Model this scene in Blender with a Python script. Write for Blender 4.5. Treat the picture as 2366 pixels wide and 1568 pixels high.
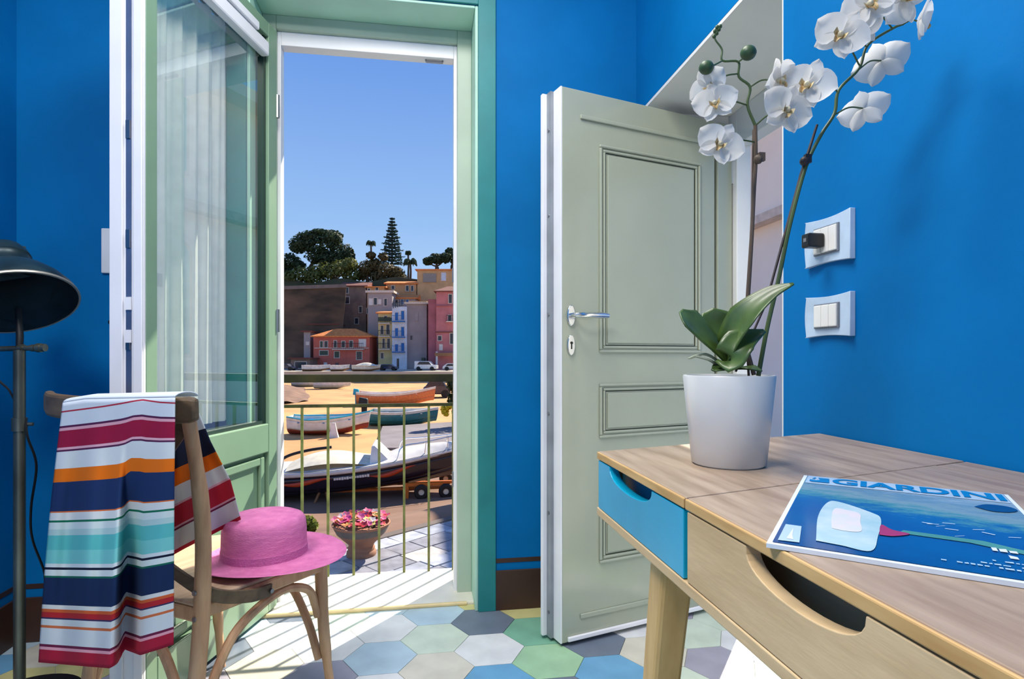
import bpy, math, random
from mathutils import Vector, Matrix
random.seed(7)
# ---------------------------------------------------------------- clear
for o in list(bpy.data.objects): bpy.data.objects.remove(o)
S = bpy.context.scene
C = S.collection
PI = math.pi
# ---------------------------------------------------------------- camera
F, CX, HY, EYE = 1340.0, 1183.0, 825.0, 1.0          # focal length and horizon of the 2366 x 1568 frame
YAW = math.radians(8.9)
sn, cs = math.sin(YAW), math.cos(YAW)
cam = bpy.data.cameras.new('camera'); cam.sensor_width = 36; cam.lens = F / 2366 * 36
cam.shift_y = (HY - 784) / 2366; cam.clip_start = 0.02; cam.clip_end = 2000
co = bpy.data.objects.new('camera', cam); C.objects.link(co)
co.location = (0, 0, EYE); co.rotation_euler = (PI / 2, 0, -YAW); S.camera = co
# ---------------------------------------------------------------- view, sky, sun
S.view_settings.view_transform = 'Standard'; S.view_settings.look = 'None'
S.view_settings.exposure = 0.3; S.view_settings.gamma = 1.0; S.view_settings.use_curve_mapping = False
SUN_AZ = math.radians(39.5)      # from +Y towards +X
SUN_EL = math.radians(38.5)
SUN_POWER = 8.0
w = bpy.data.worlds.new('sky'); S.world = w; w.use_nodes = True
nt = w.node_tree; nt.nodes.clear()
wo = nt.nodes.new('ShaderNodeOutputWorld'); bg = nt.nodes.new('ShaderNodeBackground')
tc = nt.nodes.new('ShaderNodeTexCoord'); sp = nt.nodes.new('ShaderNodeSeparateXYZ'); rp = nt.nodes.new('ShaderNodeValToRGB')
nt.links.new(tc.outputs['Generated'], sp.inputs[0]); nt.links.new(sp.outputs['Z'], rp.inputs[0])
nt.links.new(rp.outputs[0], bg.inputs[0]); nt.links.new(bg.outputs[0], wo.inputs[0])
def lin(c):
    r = []
    for x in c[:3]:
        x = x / 255.0
        r.append(x / 12.92 if x <= 0.04045 else ((x + 0.055) / 1.055) ** 2.4)
    return (r[0], r[1], r[2], 1.0)
e = rp.color_ramp.elements
e[0].position = 0.0; e[0].color = lin((205, 226, 248))
e[1].position = 1.0; e[1].color = lin((78, 125, 205))
for p_, c_ in ((0.10, (178, 210, 247)), (0.22, (150, 190, 240)), (0.44, (112, 158, 230)), (0.7, (92, 140, 216))):
    k = e.new(p_); k.color = lin(c_)
bg.inputs[1].default_value = 0.84
sl = bpy.data.lights.new('sun', 'SUN'); sl.energy = SUN_POWER; sl.angle = 0.0095; sl.color = (1.0, 0.90, 0.74)
so = bpy.data.objects.new('sun', sl); C.objects.link(so)
so.rotation_euler = Vector((-math.sin(SUN_AZ) * math.cos(SUN_EL), -math.cos(SUN_AZ) * math.cos(SUN_EL), -math.sin(SUN_EL))).to_track_quat('-Z', 'Y').to_euler()
so.location = (30, 40, 40)

# ---------------------------------------------------------------- geometry of the view (photo pixel -> point in the room)
def ray(px, py):
    k = (px - CX) / F
    return Vector((sn + k * cs, cs - k * sn, -(py - HY) / F))
O0 = Vector((0, 0, EYE))
def onZ(px, py, z): r = ray(px, py); return O0 + r * ((z - EYE) / r.z)
def onY(px, py, y): r = ray(px, py); return O0 + r * (y / r.y)
def onX(px, py, x): r = ray(px, py); return O0 + r * (x / r.x)
def at(px, py, d): return O0 + ray(px, py) * d

# ---------------------------------------------------------------- materials
MATS = {}
def mat(name, col, rough=0.5, metal=0.0, var=0.12, scale=8.0, bump=0.0, bscale=60.0, stretch=(1, 1, 1), spec=0.5, coat=0.0, trans=0.0, sub=0.0, col2=None, detail=4.0):
    if name in MATS: return MATS[name]
    m = bpy.data.materials.new(name); m.use_nodes = True; n = m.node_tree; b = n.nodes['Principled BSDF']
    t = n.nodes.new('ShaderNodeTexCoord'); mp = n.nodes.new('ShaderNodeMapping'); mp.inputs['Scale'].default_value = stretch
    no = n.nodes.new('ShaderNodeTexNoise'); no.inputs['Scale'].default_value = scale; no.inputs['Detail'].default_value = detail
    mx = n.nodes.new('ShaderNodeMix'); mx.data_type = 'RGBA'
    c1 = lin(col)
    c2 = lin(col2) if col2 else tuple(max(0, x * (1 - var * 1.6)) for x in c1[:3]) + (1,)
    ca = c1 if col2 else tuple(min(1, x * (1 + var * .6)) for x in c1[:3]) + (1,)
    mx.inputs['A'].default_value = ca; mx.inputs['B'].default_value = c2
    cr = n.nodes.new('ShaderNodeMapRange'); cr.inputs[1].default_value = .32; cr.inputs[2].default_value = .68
    n.links.new(t.outputs['Object'], mp.inputs[0]); n.links.new(mp.outputs[0], no.inputs[0])
    n.links.new(no.outputs[0], cr.inputs[0]); n.links.new(cr.outputs[0], mx.inputs['Factor']); n.links.new(mx.outputs['Result'], b.inputs['Base Color'])
    b.inputs['Roughness'].default_value = rough; b.inputs['Metallic'].default_value = metal
    b.inputs['Specular IOR Level'].default_value = spec
    if coat: b.inputs['Coat Weight'].default_value = coat; b.inputs['Coat Roughness'].default_value = .12
    if trans: b.inputs['Transmission Weight'].default_value = trans
    if sub: b.inputs['Subsurface Weight'].default_value = sub; b.inputs['Subsurface Radius'].default_value = (.01, .01, .008)
    if bump:
        n2 = n.nodes.new('ShaderNodeTexNoise'); n2.inputs['Scale'].default_value = bscale; n2.inputs['Detail'].default_value = 3
        bp = n.nodes.new('ShaderNodeBump'); bp.inputs['Strength'].default_value = bump; bp.inputs['Distance'].default_value = .01
        n.links.new(mp.outputs[0], n2.inputs[0]); n.links.new(n2.outputs[0], bp.inputs['Height']); n.links.new(bp.outputs[0], b.inputs['Normal'])
    MATS[name] = m
    return m
def thin_mat(name, col, translucency=.35, rough=.6):
    """petals, cloth and leaves that let some light through"""
    if name in MATS: return MATS[name]
    m = mat(name, col, rough, var=.06, scale=20)
    n = m.node_tree; b = n.nodes['Principled BSDF']; out = n.nodes['Material Output']
    tr = n.nodes.new('ShaderNodeBsdfTranslucent'); tr.inputs[0].default_value = lin(col); ms = n.nodes.new('ShaderNodeMixShader'); ms.inputs[0].default_value = translucency
    n.links.new(b.outputs[0], ms.inputs[1]); n.links.new(tr.outputs[0], ms.inputs[2]); n.links.new(ms.outputs[0], out.inputs[0])
    return m

# ---------------------------------------------------------------- mesh builder
class MB:
    def __init__(s): s.v = []; s.f = []
    def add(s, vs, fs):
        b = len(s.v); s.v += [tuple(x) for x in vs]; s.f += [tuple(i + b for i in q) for q in fs]; return s
    def box(s, x0, x1, y0, y1, z0, z1):
        return s.add([(x0, y0, z0), (x1, y0, z0), (x1, y1, z0), (x0, y1, z0), (x0, y0, z1), (x1, y0, z1), (x1, y1, z1), (x0, y1, z1)],
                     [(0, 3, 2, 1), (4, 5, 6, 7), (0, 1, 5, 4), (1, 2, 6, 5), (2, 3, 7, 6), (3, 0, 4, 7)])
    def hexa(s, bot, top):
        return s.add(list(bot) + list(top), [(0, 3, 2, 1), (4, 5, 6, 7), (0, 1, 5, 4), (1, 2, 6, 5), (2, 3, 7, 6), (3, 0, 4, 7)])
    def prism(s, poly, fn0, fn1):
        """poly: list of 2D points, fn0/fn1 map (a,b) to the 3D point of the two faces"""
        n = len(poly); vs = [fn0(*p) for p in poly] + [fn1(*p) for p in poly]
        return s.add(vs, [tuple(range(n - 1, -1, -1)), tuple(range(n, 2 * n))] + [(i, (i + 1) % n, n + (i + 1) % n, n + i) for i in range(n)])
    def tube(s, pts, rad, n=8, caps=True, flat=1.0, up=None):
        pts = [Vector(p) for p in pts]
        if not isinstance(rad, (list, tuple)): rad = [rad] * len(pts)
        N = len(pts); ref = Vector(up) if up else None; vs = []; fs = []
        for i, p in enumerate(pts):
            t = (pts[min(i + 1, N - 1)] - pts[max(i - 1, 0)]).normalized()
            if ref is None: ref = Vector((0, 0, 1)) if abs(t.z) < .9 else Vector((1, 0, 0))
            a = (ref - t * ref.dot(t)); a = a.normalized() if a.length > 1e-6 else t.orthogonal().normalized()
            if not up: ref = a
            b = t.cross(a)
            for k in range(n):
                q = 2 * PI * k / n
                vs.append(p + a * (math.cos(q) * rad[i]) + b * (math.sin(q) * rad[i] * flat))
        for i in range(N - 1):
            for k in range(n):
                fs.append((i * n + k, i * n + (k + 1) % n, (i + 1) * n + (k + 1) % n, (i + 1) * n + k))
        if caps: fs.append(tuple(range(n - 1, -1, -1))); fs.append(tuple((N - 1) * n + k for k in range(n)))
        return s.add(vs, fs)
    def bar(s, pts, wid, thk, up=(0, 0, 1)):
        """rectangular bar along pts; wid along 'up', thk across"""
        pts = [Vector(p) for p in pts]; N = len(pts); vs = []; fs = []
        if not isinstance(wid, (list, tuple)): wid = [wid] * N
        if not isinstance(thk, (list, tuple)): thk = [thk] * N
        for i, p in enumerate(pts):
            t = (pts[min(i + 1, N - 1)] - pts[max(i - 1, 0)]).normalized(); u = Vector(up); a = (u - t * u.dot(t)).normalized(); b = t.cross(a)
            for sa, sb in ((1, 1), (1, -1), (-1, -1), (-1, 1)): vs.append(p + a * (sa * wid[i] / 2) + b * (sb * thk[i] / 2))
        for i in range(N - 1):
            for k in range(4): fs.append((i * 4 + k, (i + 1) * 4 + k, (i + 1) * 4 + (k + 1) % 4, i * 4 + (k + 1) % 4))
        fs.append((0, 1, 2, 3)); fs.append(tuple((N - 1) * 4 + k for k in (3, 2, 1, 0)))
        return s.add(vs, fs)
    def lathe(s, prof, n=24, mtx=None, close=False):
        vs = []; fs = []; N = len(prof)
        for r, z in prof:
            for k in range(n):
                q = 2 * PI * k / n; p = Vector((r * math.cos(q), r * math.sin(q), z)); vs.append(mtx @ p if mtx else p)
        for i in range(N - 1 + (1 if close else 0)):
            j = (i + 1) % N
            for k in range(n): fs.append((i * n + k, i * n + (k + 1) % n, j * n + (k + 1) % n, j * n + k))
        if not close:
            if prof[0][0] > 1e-5: fs.append(tuple(range(n - 1, -1, -1)))
            if prof[-1][0] > 1e-5: fs.append(tuple((N - 1) * n + k for k in range(n)))
        return s.add(vs, fs)
    def ball(s, c, r, nu=10, nv=7, sc=(1, 1, 1)):
        vs = []; fs = []
        for i in range(nv + 1):
            th = PI * i / nv
            for k in range(nu):
                q = 2 * PI * k / nu; vs.append((c[0] + r * sc[0] * math.sin(th) * math.cos(q), c[1] + r * sc[1] * math.sin(th) * math.sin(q), c[2] + r * sc[2] * math.cos(th)))
        for i in range(nv):
            for k in range(nu): fs.append((i * nu + k, (i + 1) * nu + k, (i + 1) * nu + (k + 1) % nu, i * nu + (k + 1) % nu))
        return s.add(vs, fs)
    def grid(s, fn, nu, nv):
        vs = [fn(i / nu, j / nv) for j in range(nv + 1) for i in range(nu + 1)]
        fs = [(j * (nu + 1) + i, j * (nu + 1) + i + 1, (j + 1) * (nu + 1) + i + 1, (j + 1) * (nu + 1) + i) for j in range(nv) for i in range(nu)]
        return s.add(vs, fs)
    def mesh(s, name, m, smooth=False, ang=40):
        me = bpy.data.meshes.new(name); me.from_pydata(s.v, [], s.f); me.validate(); me.update()
        if m: me.materials.append(m)
        if smooth:
            me.polygons.foreach_set('use_smooth', [True] * len(me.polygons)); me.set_sharp_from_angle(angle=math.radians(ang))
        return me
    def build(s, name, m, parent=None, smooth=False, ang=40, bevel=0.0, thick=0.0, subd=0, label=None):
        o = bpy.data.objects.new(name, s.mesh(name, m, smooth, ang)); C.objects.link(o)
        if parent: o.parent = parent
        if subd: md = o.modifiers.new('sub', 'SUBSURF'); md.levels = md.render_levels = subd
        if thick: md = o.modifiers.new('thick', 'SOLIDIFY'); md.thickness = thick; md.offset = 0
        if bevel: md = o.modifiers.new('bevel', 'BEVEL'); md.width = bevel; md.segments = 2; md.limit_method = 'ANGLE'
        if label: o['label'] = label
        return o
def thing(name, label, cat, loc=(0, 0, 0), rz=0.0, group=None, kind=None):
    o = bpy.data.objects.new(name, None); C.objects.link(o); o.location = loc; o.rotation_euler = (0, 0, rz); o.empty_display_size = .1
    return tag(o, label, cat, group, kind)
def tag(o, label=None, cat=None, group=None, kind=None):
    if label: o['label'] = label
    if cat: o['category'] = cat
    if group: o['group'] = group
    if kind: o['kind'] = kind
    return o
def copy_tree(o, parent=None):
    c = o.copy(); C.objects.link(c); c.parent = parent
    for ch in o.children: copy_tree(ch, c)
    return c
def bez(pts, n=8):
    """smooth curve through pts (Catmull-Rom)"""
    P = [Vector(p) for p in pts]; P = [P[0] * 2 - P[1]] + P + [P[-1] * 2 - P[-2]]; out = []
    for i in range(1, len(P) - 2):
        for k in range(n):
            t = k / n; a, b, c, d = P[i - 1], P[i], P[i + 1], P[i + 2]
            out.append(.5 * (2 * b + (c - a) * t + (2 * a - 5 * b + 4 * c - d) * t * t + (3 * b - a - 3 * c + d) * t ** 3))
    out.append(P[-2]); return out

# ================================================================ THE ROOM
WY, WX, WL = 2.278, 0.874, -1.402      # front wall, right wall, left wall (inner faces)
WT = 0.40                              # thickness of the outer walls
YB, CEIL = -2.3, 2.95
M_blue = mat('blue wall paint', (0, 111, 178), .6, var=.10, scale=2.2, bump=.06, bscale=40, spec=.12)
M_white = mat('white paint', (232, 232, 230), .45, var=.03, scale=5)
M_lav = mat('white lacquer', (236, 236, 242), .35, var=.05, scale=4)
M_mint = mat('pale mint plaster', (176, 218, 200), .5, var=.05, scale=5)
M_teal = mat('teal paint', (30, 130, 132), .5, var=.10, scale=6)
M_sage = mat('sage green paint', (172, 190, 174), .38, var=.06, scale=4)
M_brown = mat('dark brown paint', (66, 42, 32), .5, var=.15, scale=6)
M_ceil = mat('white ceiling plaster', (238, 238, 236), .8, var=.02)
M_marble = mat('white marble', (226, 220, 208), .3, var=.07, scale=7, detail=8)
M_grout = mat('pale grout', (196, 198, 194), .8, var=.05)
def struct(o, label=None): o['kind'] = 'structure'; return tag(o, label)

# front wall with the balcony door opening
OX0, OX1, OZ = -0.64, 0.222, 2.385
m = MB()
m.box(WL - .3, OX0, WY, WY + WT, -1.3, 3.1).box(OX1, WX + WT, WY, WY + WT, -1.3, 3.1).box(OX0, OX1, WY, WY + WT, OZ, 3.1).box(OX0, OX1, WY, WY + WT, -1.3, -.06)
struct(m.build('wall_front', M_blue), 'deep blue wall around the balcony door')
# right wall with the side door opening
RY0, RY1, RZ = 1.297, 2.222, 1.995
m = MB()
m.box(WX, WX + WT, YB - .3, RY0, -1.3, 3.1).box(WX, WX + WT, RY1, WY, -1.3, 3.1).box(WX, WX + WT, RY0, RY1, RZ, 3.1).box(WX, WX + WT, RY0, RY1, -1.3, -.03)
struct(m.build('wall_right', M_blue), 'bright blue wall behind the desk')
struct(MB().box(WL - .3, WL, YB - .3, WY, -1.3, 3.1).build('wall_left', M_blue), 'blue wall behind the floor lamp')
# back wall behind the camera, with a wide open gap added to let in fill light
m = MB(); BX0, BX1, BZ = -1.25, .75, 2.6
m.box(WL, BX0, YB - .3, YB, -1.3, 3.1).box(BX1, WX, YB - .3, YB, -1.3, 3.1).box(BX0, BX1, YB - .3, YB, BZ, 3.1).box(BX0, BX1, YB - .3, YB, -1.3, .0)
struct(m.build('wall_back', M_white), 'white wall behind the viewer')
struct(MB().box(WL - .3, WX + WT, YB - .3, WY + WT, CEIL, CEIL + .2).build('ceiling', M_ceil), 'white ceiling')

struct(MB().box(-1.6, 1.25, WY + WT, 3.36, 2.70, 2.86).box(-1.6, 1.25, 3.33, 3.36, 2.86, 3.1).build('shade_slab', M_white), 'unseen white slab added overhead to shade the balcony door')  # unseen slab, added to keep sun off the upper part of the leaf
# reveal linings and architrave of the balcony door
m = MB(); t = .012
m.box(OX1 - t, OX1, WY, WY + WT, 0, OZ).box(OX0, OX0 + t, WY, WY + WT, 0, OZ).box(OX0 + t, OX1 - t, WY, WY + WT, OZ - t, OZ)
struct(m.build('trim_1', M_mint, bevel=.003), 'pale mint lining of the balcony door reveal')
m = MB(); aw = .069; p = .010
m.box(OX1, OX1 + aw, WY - p, WY, 0, OZ + aw).box(OX0 - aw, OX0, WY - p, WY, 0, OZ + aw).box(OX0, OX1, WY - p, WY, OZ, OZ + aw)
struct(m.build('trim_2', M_teal, bevel=.002), 'teal band around the balcony door')
# fixed frame of the balcony door
FY = WY + .165
fr = MB().box(.150, OX1 - t, FY, FY + .07, 0, OZ - t).box(OX0 + t, -.575, FY, FY + .07, 0, OZ - t).box(-.575, .150, FY, FY + .07, 2.318, OZ - t).build('trim_3', M_sage, bevel=.003)
struct(fr, 'sage green fixed frame of the balcony door')
MB().box(.136, .150, FY + .02, FY + .075, 0, 2.318).box(-.575, -.561, FY + .02, FY + .075, 0, 2.318).box(-.561, .136, FY + .02, FY + .075, 2.262, 2.318).build('rebate', M_lav, fr, bevel=.002, label='white inner rebate of the frame')
for zz in (.45, 1.32): MB().box(.131, .136, FY + .03, FY + .06, zz, zz + .06).build('striker_plate', mat('steel', (150, 150, 155), .35, 1.0), fr)
MB().tube([(.02, FY + .045, 2.262), (.02, FY + .045, 2.254), (.09, FY + .045, 2.254), (.09, FY + .045, 2.262)], .005).build('latch_keep', MATS['steel'], fr)
# threshold
th = MB().box(OX0, OX1, WY + .07, WY + WT + .06, -.06, .012).build('trim_4', M_marble, bevel=.006)
struct(th, 'sunlit white marble threshold of the balcony door')
MB().tube([(OX0, WY + .068, .006), (OX1 - .04, WY + .068, .006)], .009, 10).build('nosing', mat('yellowish stone', (222, 200, 150), .4), th, smooth=True)  # nosing is yellower than the marble slab
# skirting: brown board and the painted stripe above
def skirting(nm, box, stripe, lab):
    o = MB().box(*box).build(nm, M_brown, bevel=.002); struct(o, lab)
    MB().box(*stripe).build('painted_stripe', M_brown, o)
q = .008
skirting('baseboard_front', (OX1 + aw, WX, WY - q, WY, 0, .157), (OX1 + aw, WX, WY - .002, WY, .186, .203), 'dark brown skirting right of the balcony door')
skirting('baseboard_left', (WL, WL + q, YB, WY, 0, .157), (WL, WL + .002, YB, WY, .186, .203), 'dark brown skirting along the left wall')
skirting('baseboard_corner', (WL + q, OX0 - aw, WY - q, WY, 0, .157), (WL + q, OX0 - aw, WY - .002, WY, .186, .203), 'dark brown skirting behind the floor lamp')
skirting('baseboard_right', (WX - q, WX, YB, RY0, 0, .157), (WX - .002, WX, YB, RY0, .186, .203), 'dark brown skirting below the desk')

# floor of hexagonal cement tiles
fl = MB().box(WL, WX, YB, WY + .07, -.06, -.005).box(WX, WX + WT, RY0, RY1, -.03, -.005).build('floor', M_grout)
struct(fl, 'floor of large pastel hexagonal cement tiles')
HA = .122; c0 = onZ(1131, 1498, 0)
PAL = {'white': (226, 228, 230), 'sage': (206, 220, 204), 'sky': (182, 206, 222), 'slate': (112, 124, 142), 'sand': (214, 210, 196),
       'yellow': (206, 200, 140), 'green': (128, 184, 158), 'lime': (164, 204, 166), 'blue': (110, 168, 208), 'lilac': (166, 164, 180)}
TM = {k: mat('cement tile ' + k, v, .42, var=.09, scale=9, bump=.03, bscale=80) for k, v in PAL.items()}
FIX = {(0, 0): 'white', (-1, 0): 'sage', (-1, -1): 'sand', (-1, 1): 'sky', (-2, 0): 'sky', (-2, 1): 'white', (0, 1): 'slate', (0, 2): 'yellow', (1, 1): 'yellow', (1, 0): 'green',
       (1, -1): 'lime', (0, -1): 'blue', (2, 0): 'slate', (2, -1): 'blue', (3, 0): 'white', (3, -1): 'sand', (2, 1): 'white', (-3, 0): 'white', (-3, -1): 'lilac', (-2, -1): 'white',
       (-4, 0): 'sand', (-4, 1): 'white', (-3, 1): 'sage', (-1, 2): 'yellow', (4, -1): 'lilac', (4, -2): 'white', (4, 0): 'sage', (5, -1): 'white', (5, 0): 'sage', (5, -2): 'lime', (3, -2): 'sage', (1, -2): 'slate'}
def clip(poly, ax, lim, sgn):
    out = []
    for i in range(len(poly)):
        a, b = poly[i], poly[(i + 1) % len(poly)]; da, db = (a[ax] - lim) * sgn, (b[ax] - lim) * sgn
        if da <= 0: out.append(a)
        if da * db < 0: u = da / (da - db); out.append((a[0] + (b[0] - a[0]) * u, a[1] + (b[1] - a[1]) * u))
    return out
full = {}
for i in range(-10, 10):
    for j in range(-26, 6):
        x = c0.x + 1.5 * HA * i; y = c0.y + math.sqrt(3) * HA * (j + (i % 2) / 2)
        if y < -.9: continue
        hexa = [(x + (HA - .0008) * math.cos(PI / 3 * k), y + (HA - .0008) * math.sin(PI / 3 * k)) for k in range(6)]
        pl = hexa
        inside = y - HA * .866 >= RY0 and y + HA * .866 <= RY1      # tiles run on through the side door
        col = FIX.get((i, j)) or random.choice(list(PAL))
        if not inside and x + HA > WX:
            p2_ = hexa
            for ax, lim, sg in ((0, WX, -1), (0, WX + WT, 1), (1, RY0 + .001, -1), (1, RY1 - .001, 1)): p2_ = clip(p2_, ax, lim, sg) if p2_ else p2_
            if p2_ and len(p2_) > 2: MB().prism(p2_, lambda a, b: (a, b, -.005), lambda a, b: (a, b, 0)).build('tile', TM[col], fl)
        for ax, lim, sg in ((0, WL + .001, -1), (0, WX + WT if inside else WX - .001, 1), (1, WY + .067, 1)): pl = clip(pl, ax, lim, sg) if pl else pl
        if not pl or len(pl) < 3: continue
        if len(pl) == 6 and all(abs(pl[k][0] - hexa[k][0]) + abs(pl[k][1] - hexa[k][1]) < 1e-6 for k in range(6)):
            if col not in full:
                mm = MB().prism([((HA - .0008) * math.cos(PI / 3 * k), (HA - .0008) * math.sin(PI / 3 * k)) for k in range(6)], lambda a, b: (a, b, -.005), lambda a, b: (a * .996, b * .996, 0))
                full[col] = mm.mesh('tile', TM[col])
            o = bpy.data.objects.new('tile', full[col]); C.objects.link(o); o.location = (x, y, random.uniform(-.0004, .0)); o.parent = fl
        else:
            MB().prism(pl, lambda a, b: (a, b, -.005), lambda a, b: (a, b, 0)).build('tile', TM[col], fl)
# sill of the side door
struct(MB().box(WX + WT, WX + WT + .1, RY0, RY1, -.03, .002).build('trim_5', M_marble, bevel=.003), 'white marble sill of the side door')
# lining of the side door: soffit, far jamb, near jamb and frame
m = MB().box(WX + .001, WX + WT, RY0, RY1, RZ - .012, RZ).box(WX + .001, WX + WT, RY1 - .012, RY1, .002, RZ - .012).box(WX + .001, WX + WT, RY0, RY0 + .006, .002, RZ - .012)
struct(m.build('trim_6', M_white), 'white plaster reveal of the side door')
m = MB().box(WX + WT - .03, WX + WT + .03, RY1 - .075, RY1 - .012, .002, RZ - .012).box(WX + WT - .03, WX + WT + .03, RY0 + .006, RY0 + .05, .002, RZ - .012).box(WX + WT - .03, WX + WT + .03, RY0 + .05, RY1 - .075, RZ - .15, RZ - .012)  # frame head made deep to block the sun from the desk top
struct(m.build('trim_7', M_white, bevel=.003), 'white outer frame of the side door')

# two unseen fill lamps, added on the ceiling to brighten the room
gm = bpy.data.materials.new('fill lamp glow'); gm.use_nodes = True; gn = gm.node_tree; gb = gn.nodes['Principled BSDF']
gb.inputs['Base Color'].default_value = (.9, .9, .88, 1); gb.inputs['Emission Color'].default_value = (1, .97, .92, 1); gb.inputs['Emission Strength'].default_value = 2
for lx, ly, watt, lab in ((-.05, 1.15, 28, 'unseen fill lamp added on the ceiling above the chair'), (-.85, .0, 42, 'unseen fill lamp added on the ceiling near the viewer')):
    lp = thing('fill_lamp', lab, 'lamp', (lx, ly, CEIL))
    MB().lathe([(.45, 0), (.45, -.03), (.41, -.035)], 32).build('rim', M_lav, lp, smooth=True)
    MB().lathe([(.41, -.03), (.39, -.05), (.30, -.075), (.15, -.088), (0.0001, -.09)], 32).build('fill_diffuser', gm, lp, smooth=True)
    al = bpy.data.lights.new('fill_light', 'AREA'); al.shape = 'DISK'; al.size = .8; al.energy = watt; al.color = (1, .95, .88)
    ao = bpy.data.objects.new('fill_light', al); C.objects.link(ao); ao.location = (lx, ly, CEIL - .10)

# ================================================================ DOOR 1: the open glazed balcony leaf
D1 = onY(640, 800, 2.415); d1dir = Vector((-.264, -.9646, 0)).normalized(); d1n = Vector((-d1dir.y, d1dir.x, 0))   # along the leaf to its free edge; visible face
def u1(px):                                      # photo column -> distance along the leaf from its hinge
    lo, hi = 0, 1.2
    for _ in range(40):
        mid = (lo + hi) / 2; p = D1 + d1dir * mid; z = p.x * sn + p.y * cs; x = p.x * cs - p.y * sn
        if CX + F * x / z > px: lo = mid
        else: hi = mid
    return lo
W1 = u1(331); SW = W1 - u1(364); T1 = .085; Z0, Z1 = .018, 2.29
# local x = along leaf from hinge, local y = into the leaf away from the visible face, z up
door1 = thing('door_1', 'open sage green glazed balcony door with white sheer curtain', None, (D1.x, D1.y, 0), math.atan2(d1dir.y, d1dir.x), kind='structure')
# after rotation local +y = d1dir rotated +90 deg
yl = Vector((-d1dir.y, d1dir.x, 0)); sg = -1 if yl.dot(Vector((1, 0, 0))) > 0 else 1     # visible face looks to +X
def yb(a, b): return (min(sg * a, sg * b), max(sg * a, sg * b))
def L1(x0, x1, a, b, z0, z1, mb=None): mb = mb or MB(); y0, y1 = yb(a, b); return mb.box(x0, x1, y0, y1, z0, z1)
M_sageD = mat('sage green door paint', (124, 156, 130), .35, var=.06, scale=4)
L1(0, .062, 0, T1, Z0, Z1).build('hinge_stile', M_sageD, door1, bevel=.003)
L1(W1 - SW, W1 - .01, 0, T1, Z0, Z1).build('lock_stile', M_sageD, door1, bevel=.003)
L1(.062, W1 - SW, 0, T1, 2.235, Z1).build('top_rail', M_sageD, door1, bevel=.003)
L1(.062, W1 - SW, 0, T1, .635, .745).build('middle_rail', M_sageD, door1, bevel=.004)
L1(.062, W1 - SW, 0, T1, Z0, .15).build('bottom_rail', M_sageD, door1, bevel=.003)
L1(.062, W1 - SW, .022, T1 - .02, .15, .635).build('recessed_panel', M_sageD, door1)
m = MB()
for a, b, z0, z1 in ((.075, .105, .165, .62), (W1 - SW - .043, W1 - SW - .013, .165, .62), (.105, W1 - SW - .043, .59, .62), (.105, W1 - SW - .043, .165, .195)): L1(a, b, .008, .022, z0, z1, m)
m.build('panel_moulding', M_sageD, door1, bevel=.005)
# glazing beads, glass, curtain
m = MB(); L1(.062, .078, .012, T1 - .02, .745, 2.235, m); L1(W1 - SW - .012, W1 - SW, .012, T1 - .02, .745, 2.235, m); L1(.078, W1 - SW - .012, .012, T1 - .02, .745, .757, m)
m.build('glazing_bead', mat('dark green bead', (40, 62, 56), .4), door1)
gl = bpy.data.materials.new('window glass'); gl.use_nodes = True; gn = gl.node_tree; gn.nodes.clear()
go = gn.nodes.new('ShaderNodeOutputMaterial'); g1 = gn.nodes.new('ShaderNodeBsdfTransparent'); g2 = gn.nodes.new('ShaderNodeBsdfGlossy'); gx = gn.nodes.new('ShaderNodeMixShader')
g1.inputs[0].default_value = (.94, .99, .97, 1); g2.inputs[0].default_value = (.93, 1, .97, 1); g2.inputs[1].default_value = .015
gfz = gn.nodes.new('ShaderNodeLayerWeight'); gfz.inputs[0].default_value = .5
gmr = gn.nodes.new('ShaderNodeMapRange'); gmr.inputs[1].default_value = 0; gmr.inputs[2].default_value = 1; gmr.inputs[3].default_value = .10; gmr.inputs[4].default_value = .44
gn.links.new(gfz.outputs['Facing'], gmr.inputs[0]); gn.links.new(gmr.outputs[0], gx.inputs[0]); gn.links.new(g1.outputs[0], gx.inputs[1]); gn.links.new(g2.outputs[0], gx.inputs[2]); gn.links.new(gx.outputs[0], go.inputs[0])
MB().add([(.078, sg * .024, .757), (W1 - SW - .012, sg * .024, .757), (W1 - SW - .012, sg * .024, 2.235), (.078, sg * .024, 2.235)], [(0, 1, 2, 3)]).build('glass_pane', gl, door1)
M_sheer = thin_mat('sheer curtain cloth', (250, 252, 248), .3)
def sheer(u, v): return (.085 + u * (W1 - SW - .105), sg * (T1 + .012 + .010 * math.sin(u * 46) + .005 * math.sin(u * 103 + v * 2)), .77 + v * 1.45)
MB().grid(sheer, 120, 6).build('sheer_curtain', M_sheer, door1, smooth=True, ang=180)
MB().tube([(.07, sg * (T1 + .012), 2.222), (W1 - SW, sg * (T1 + .012), 2.222)], .005).build('curtain_rod', MATS['steel'], door1)
# white blind cassette along the top of the glass
L1(.075, W1 - SW, -.012, .022, 2.150, 2.205).build('blind_cassette', M_lav, door1, bevel=.008)
L1(.16, W1 - SW, -.02, .022, 2.205, 2.235).build('cassette_cover', M_lav, door1, bevel=.004)
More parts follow.
